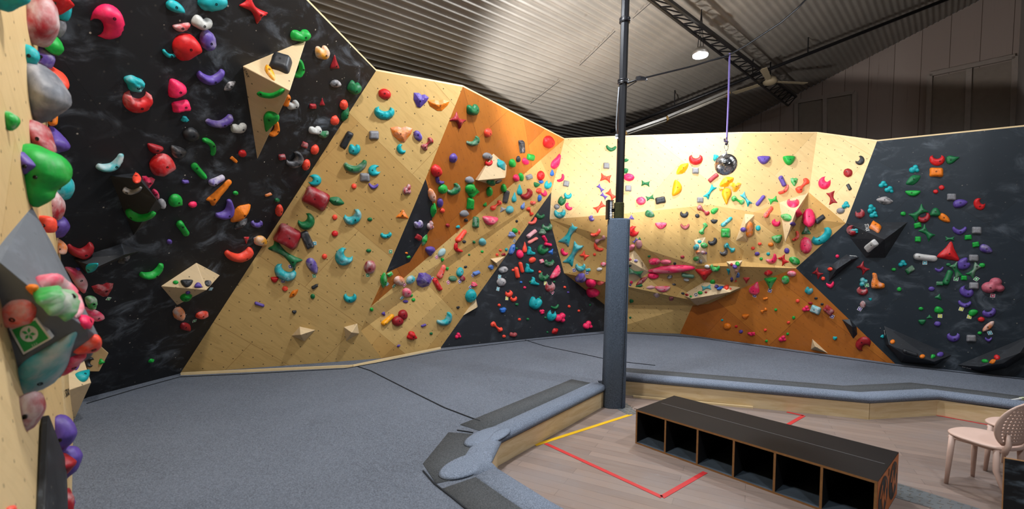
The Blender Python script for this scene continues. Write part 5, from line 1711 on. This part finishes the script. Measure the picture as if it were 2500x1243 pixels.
# ------------------------------------------------------------------ cable, rope and mirror ball
ys = PY-.05
cb = [at_y(x, y, ys+k*.02) for k, (x, y) in enumerate(((1532, 203), (1562, 193), (1620, 179), (1690, 162), (1781, 134), (1820, 112), (1862, 84), (1905, 56), (1945, 22), (1972, -6)))]
ca = empty('overhead_cable', cb[0], 'black cable sagging from the post across to the roof', 'cable')
MB().tube(cb, .012, 8).obj('cable', M_STEEL, ca, smooth=True)
MB().tube([cb[0]-Vector((0, 0, .05)), cb[1]-Vector((0, 0, .006)), cb[4]-Vector((0, 0, .018))], .007, 6).obj('second_strand', M_STEEL, ca)
MB().tube([at_y(1553, 193, ys), at_y(1562, 192, ys), at_y(1576, 193, ys), at_y(1579, 198, ys)], [.03, .035, .025, .012], 8).obj('tape_knot', M_STEEL, ca)
BY = cb[4].y; top = cb[4]; bot = at_y(1774, 347, BY)
rp = empty('hanging_rope', top, 'thin violet rope hanging from the black cable', 'rope')
MB().tube([top+Vector((0,0,.02)), top.lerp(bot, .5)+Vector((.006, 0, 0)), bot], .011, 8).obj('rope', M_ROPE, rp, smooth=True)
MB().tube([bot+Vector((-.03, 0, .045)), bot+Vector((-.02, .01, .01)), bot+Vector((.01, -.012, .0)), bot+Vector((0, .012, -.035)), bot+Vector((-.02, 0, -.02))], .013, 8).obj('knot', plain('dark_violet_knot', (44, 36, 60), .8), rp, smooth=True)
cc1 = at_y(1773, 358, BY); mb = MB(); mb.tube([cc1+Vector((.026*math.cos(2*math.pi*i/16)*(1 if i < 16 else 1), 0, .055*math.sin(2*math.pi*i/16))) for i in range(17)], .005, 6); tag(mb.obj('carabiner', M_ALU, smooth=True), 'steel carabiner between the violet rope and the mirror ball', 'carabiner')
bc = at_y(1772, 402, BY); R = 25.5/F*BY
ball = empty('mirror_ball', bc, 'silver mirror ball hanging in front of the back wall', 'mirror ball')
b_ = NB('mirror_tiles'); v2 = b_.coord('Object'); M_MIRR = b_.done(lin((222, 226, 230)), .16, .5, 1.0)
mb = MB(); nl = 22
for i in range(nl):
    p0, p1 = math.pi*i/nl-math.pi/2, math.pi*(i+1)/nl-math.pi/2; rr = math.cos((p0+p1)/2); nk = max(4, int(44*rr))
    for k in range(nk):
        q0, q1 = 2*math.pi*k/nk, 2*math.pi*(k+1)/nk; g = .0
        P = [bc+Vector((R*math.cos(p)*math.cos(q), R*math.cos(p)*math.sin(q), R*math.sin(p))) for p, q in ((p0, q0), (p0, q1), (p1, q1), (p1, q0))]
        c = sum(P, Vector())/4; P = [c+(p-c)*.94 for p in P]; j = Vector((random.uniform(-1, 1), random.uniform(-1, 1), random.uniform(-1, 1)))*.0012
        mb.add([P[0]+j, P[1]-j, P[2]+j, P[3]-j], [(0, 1, 2, 3)])
mb.obj('mirror_tiles', M_MIRR, ball, fix=False)
MB().lathe([(R*.985*math.cos(math.pi*i/20-math.pi/2)+.0005, R*.985*math.sin(math.pi*i/20-math.pi/2)) for i in range(21)], bc, 28).obj('core', M_SEAM, ball, smooth=True)
MB().tube([bc+Vector((0, 0, R*.97)), bc+Vector((0, 0, R+.02)), cc1-Vector((0, 0, .05))], [.02, .012, .004], 10).obj('hanging_cap', M_ALU, ball)
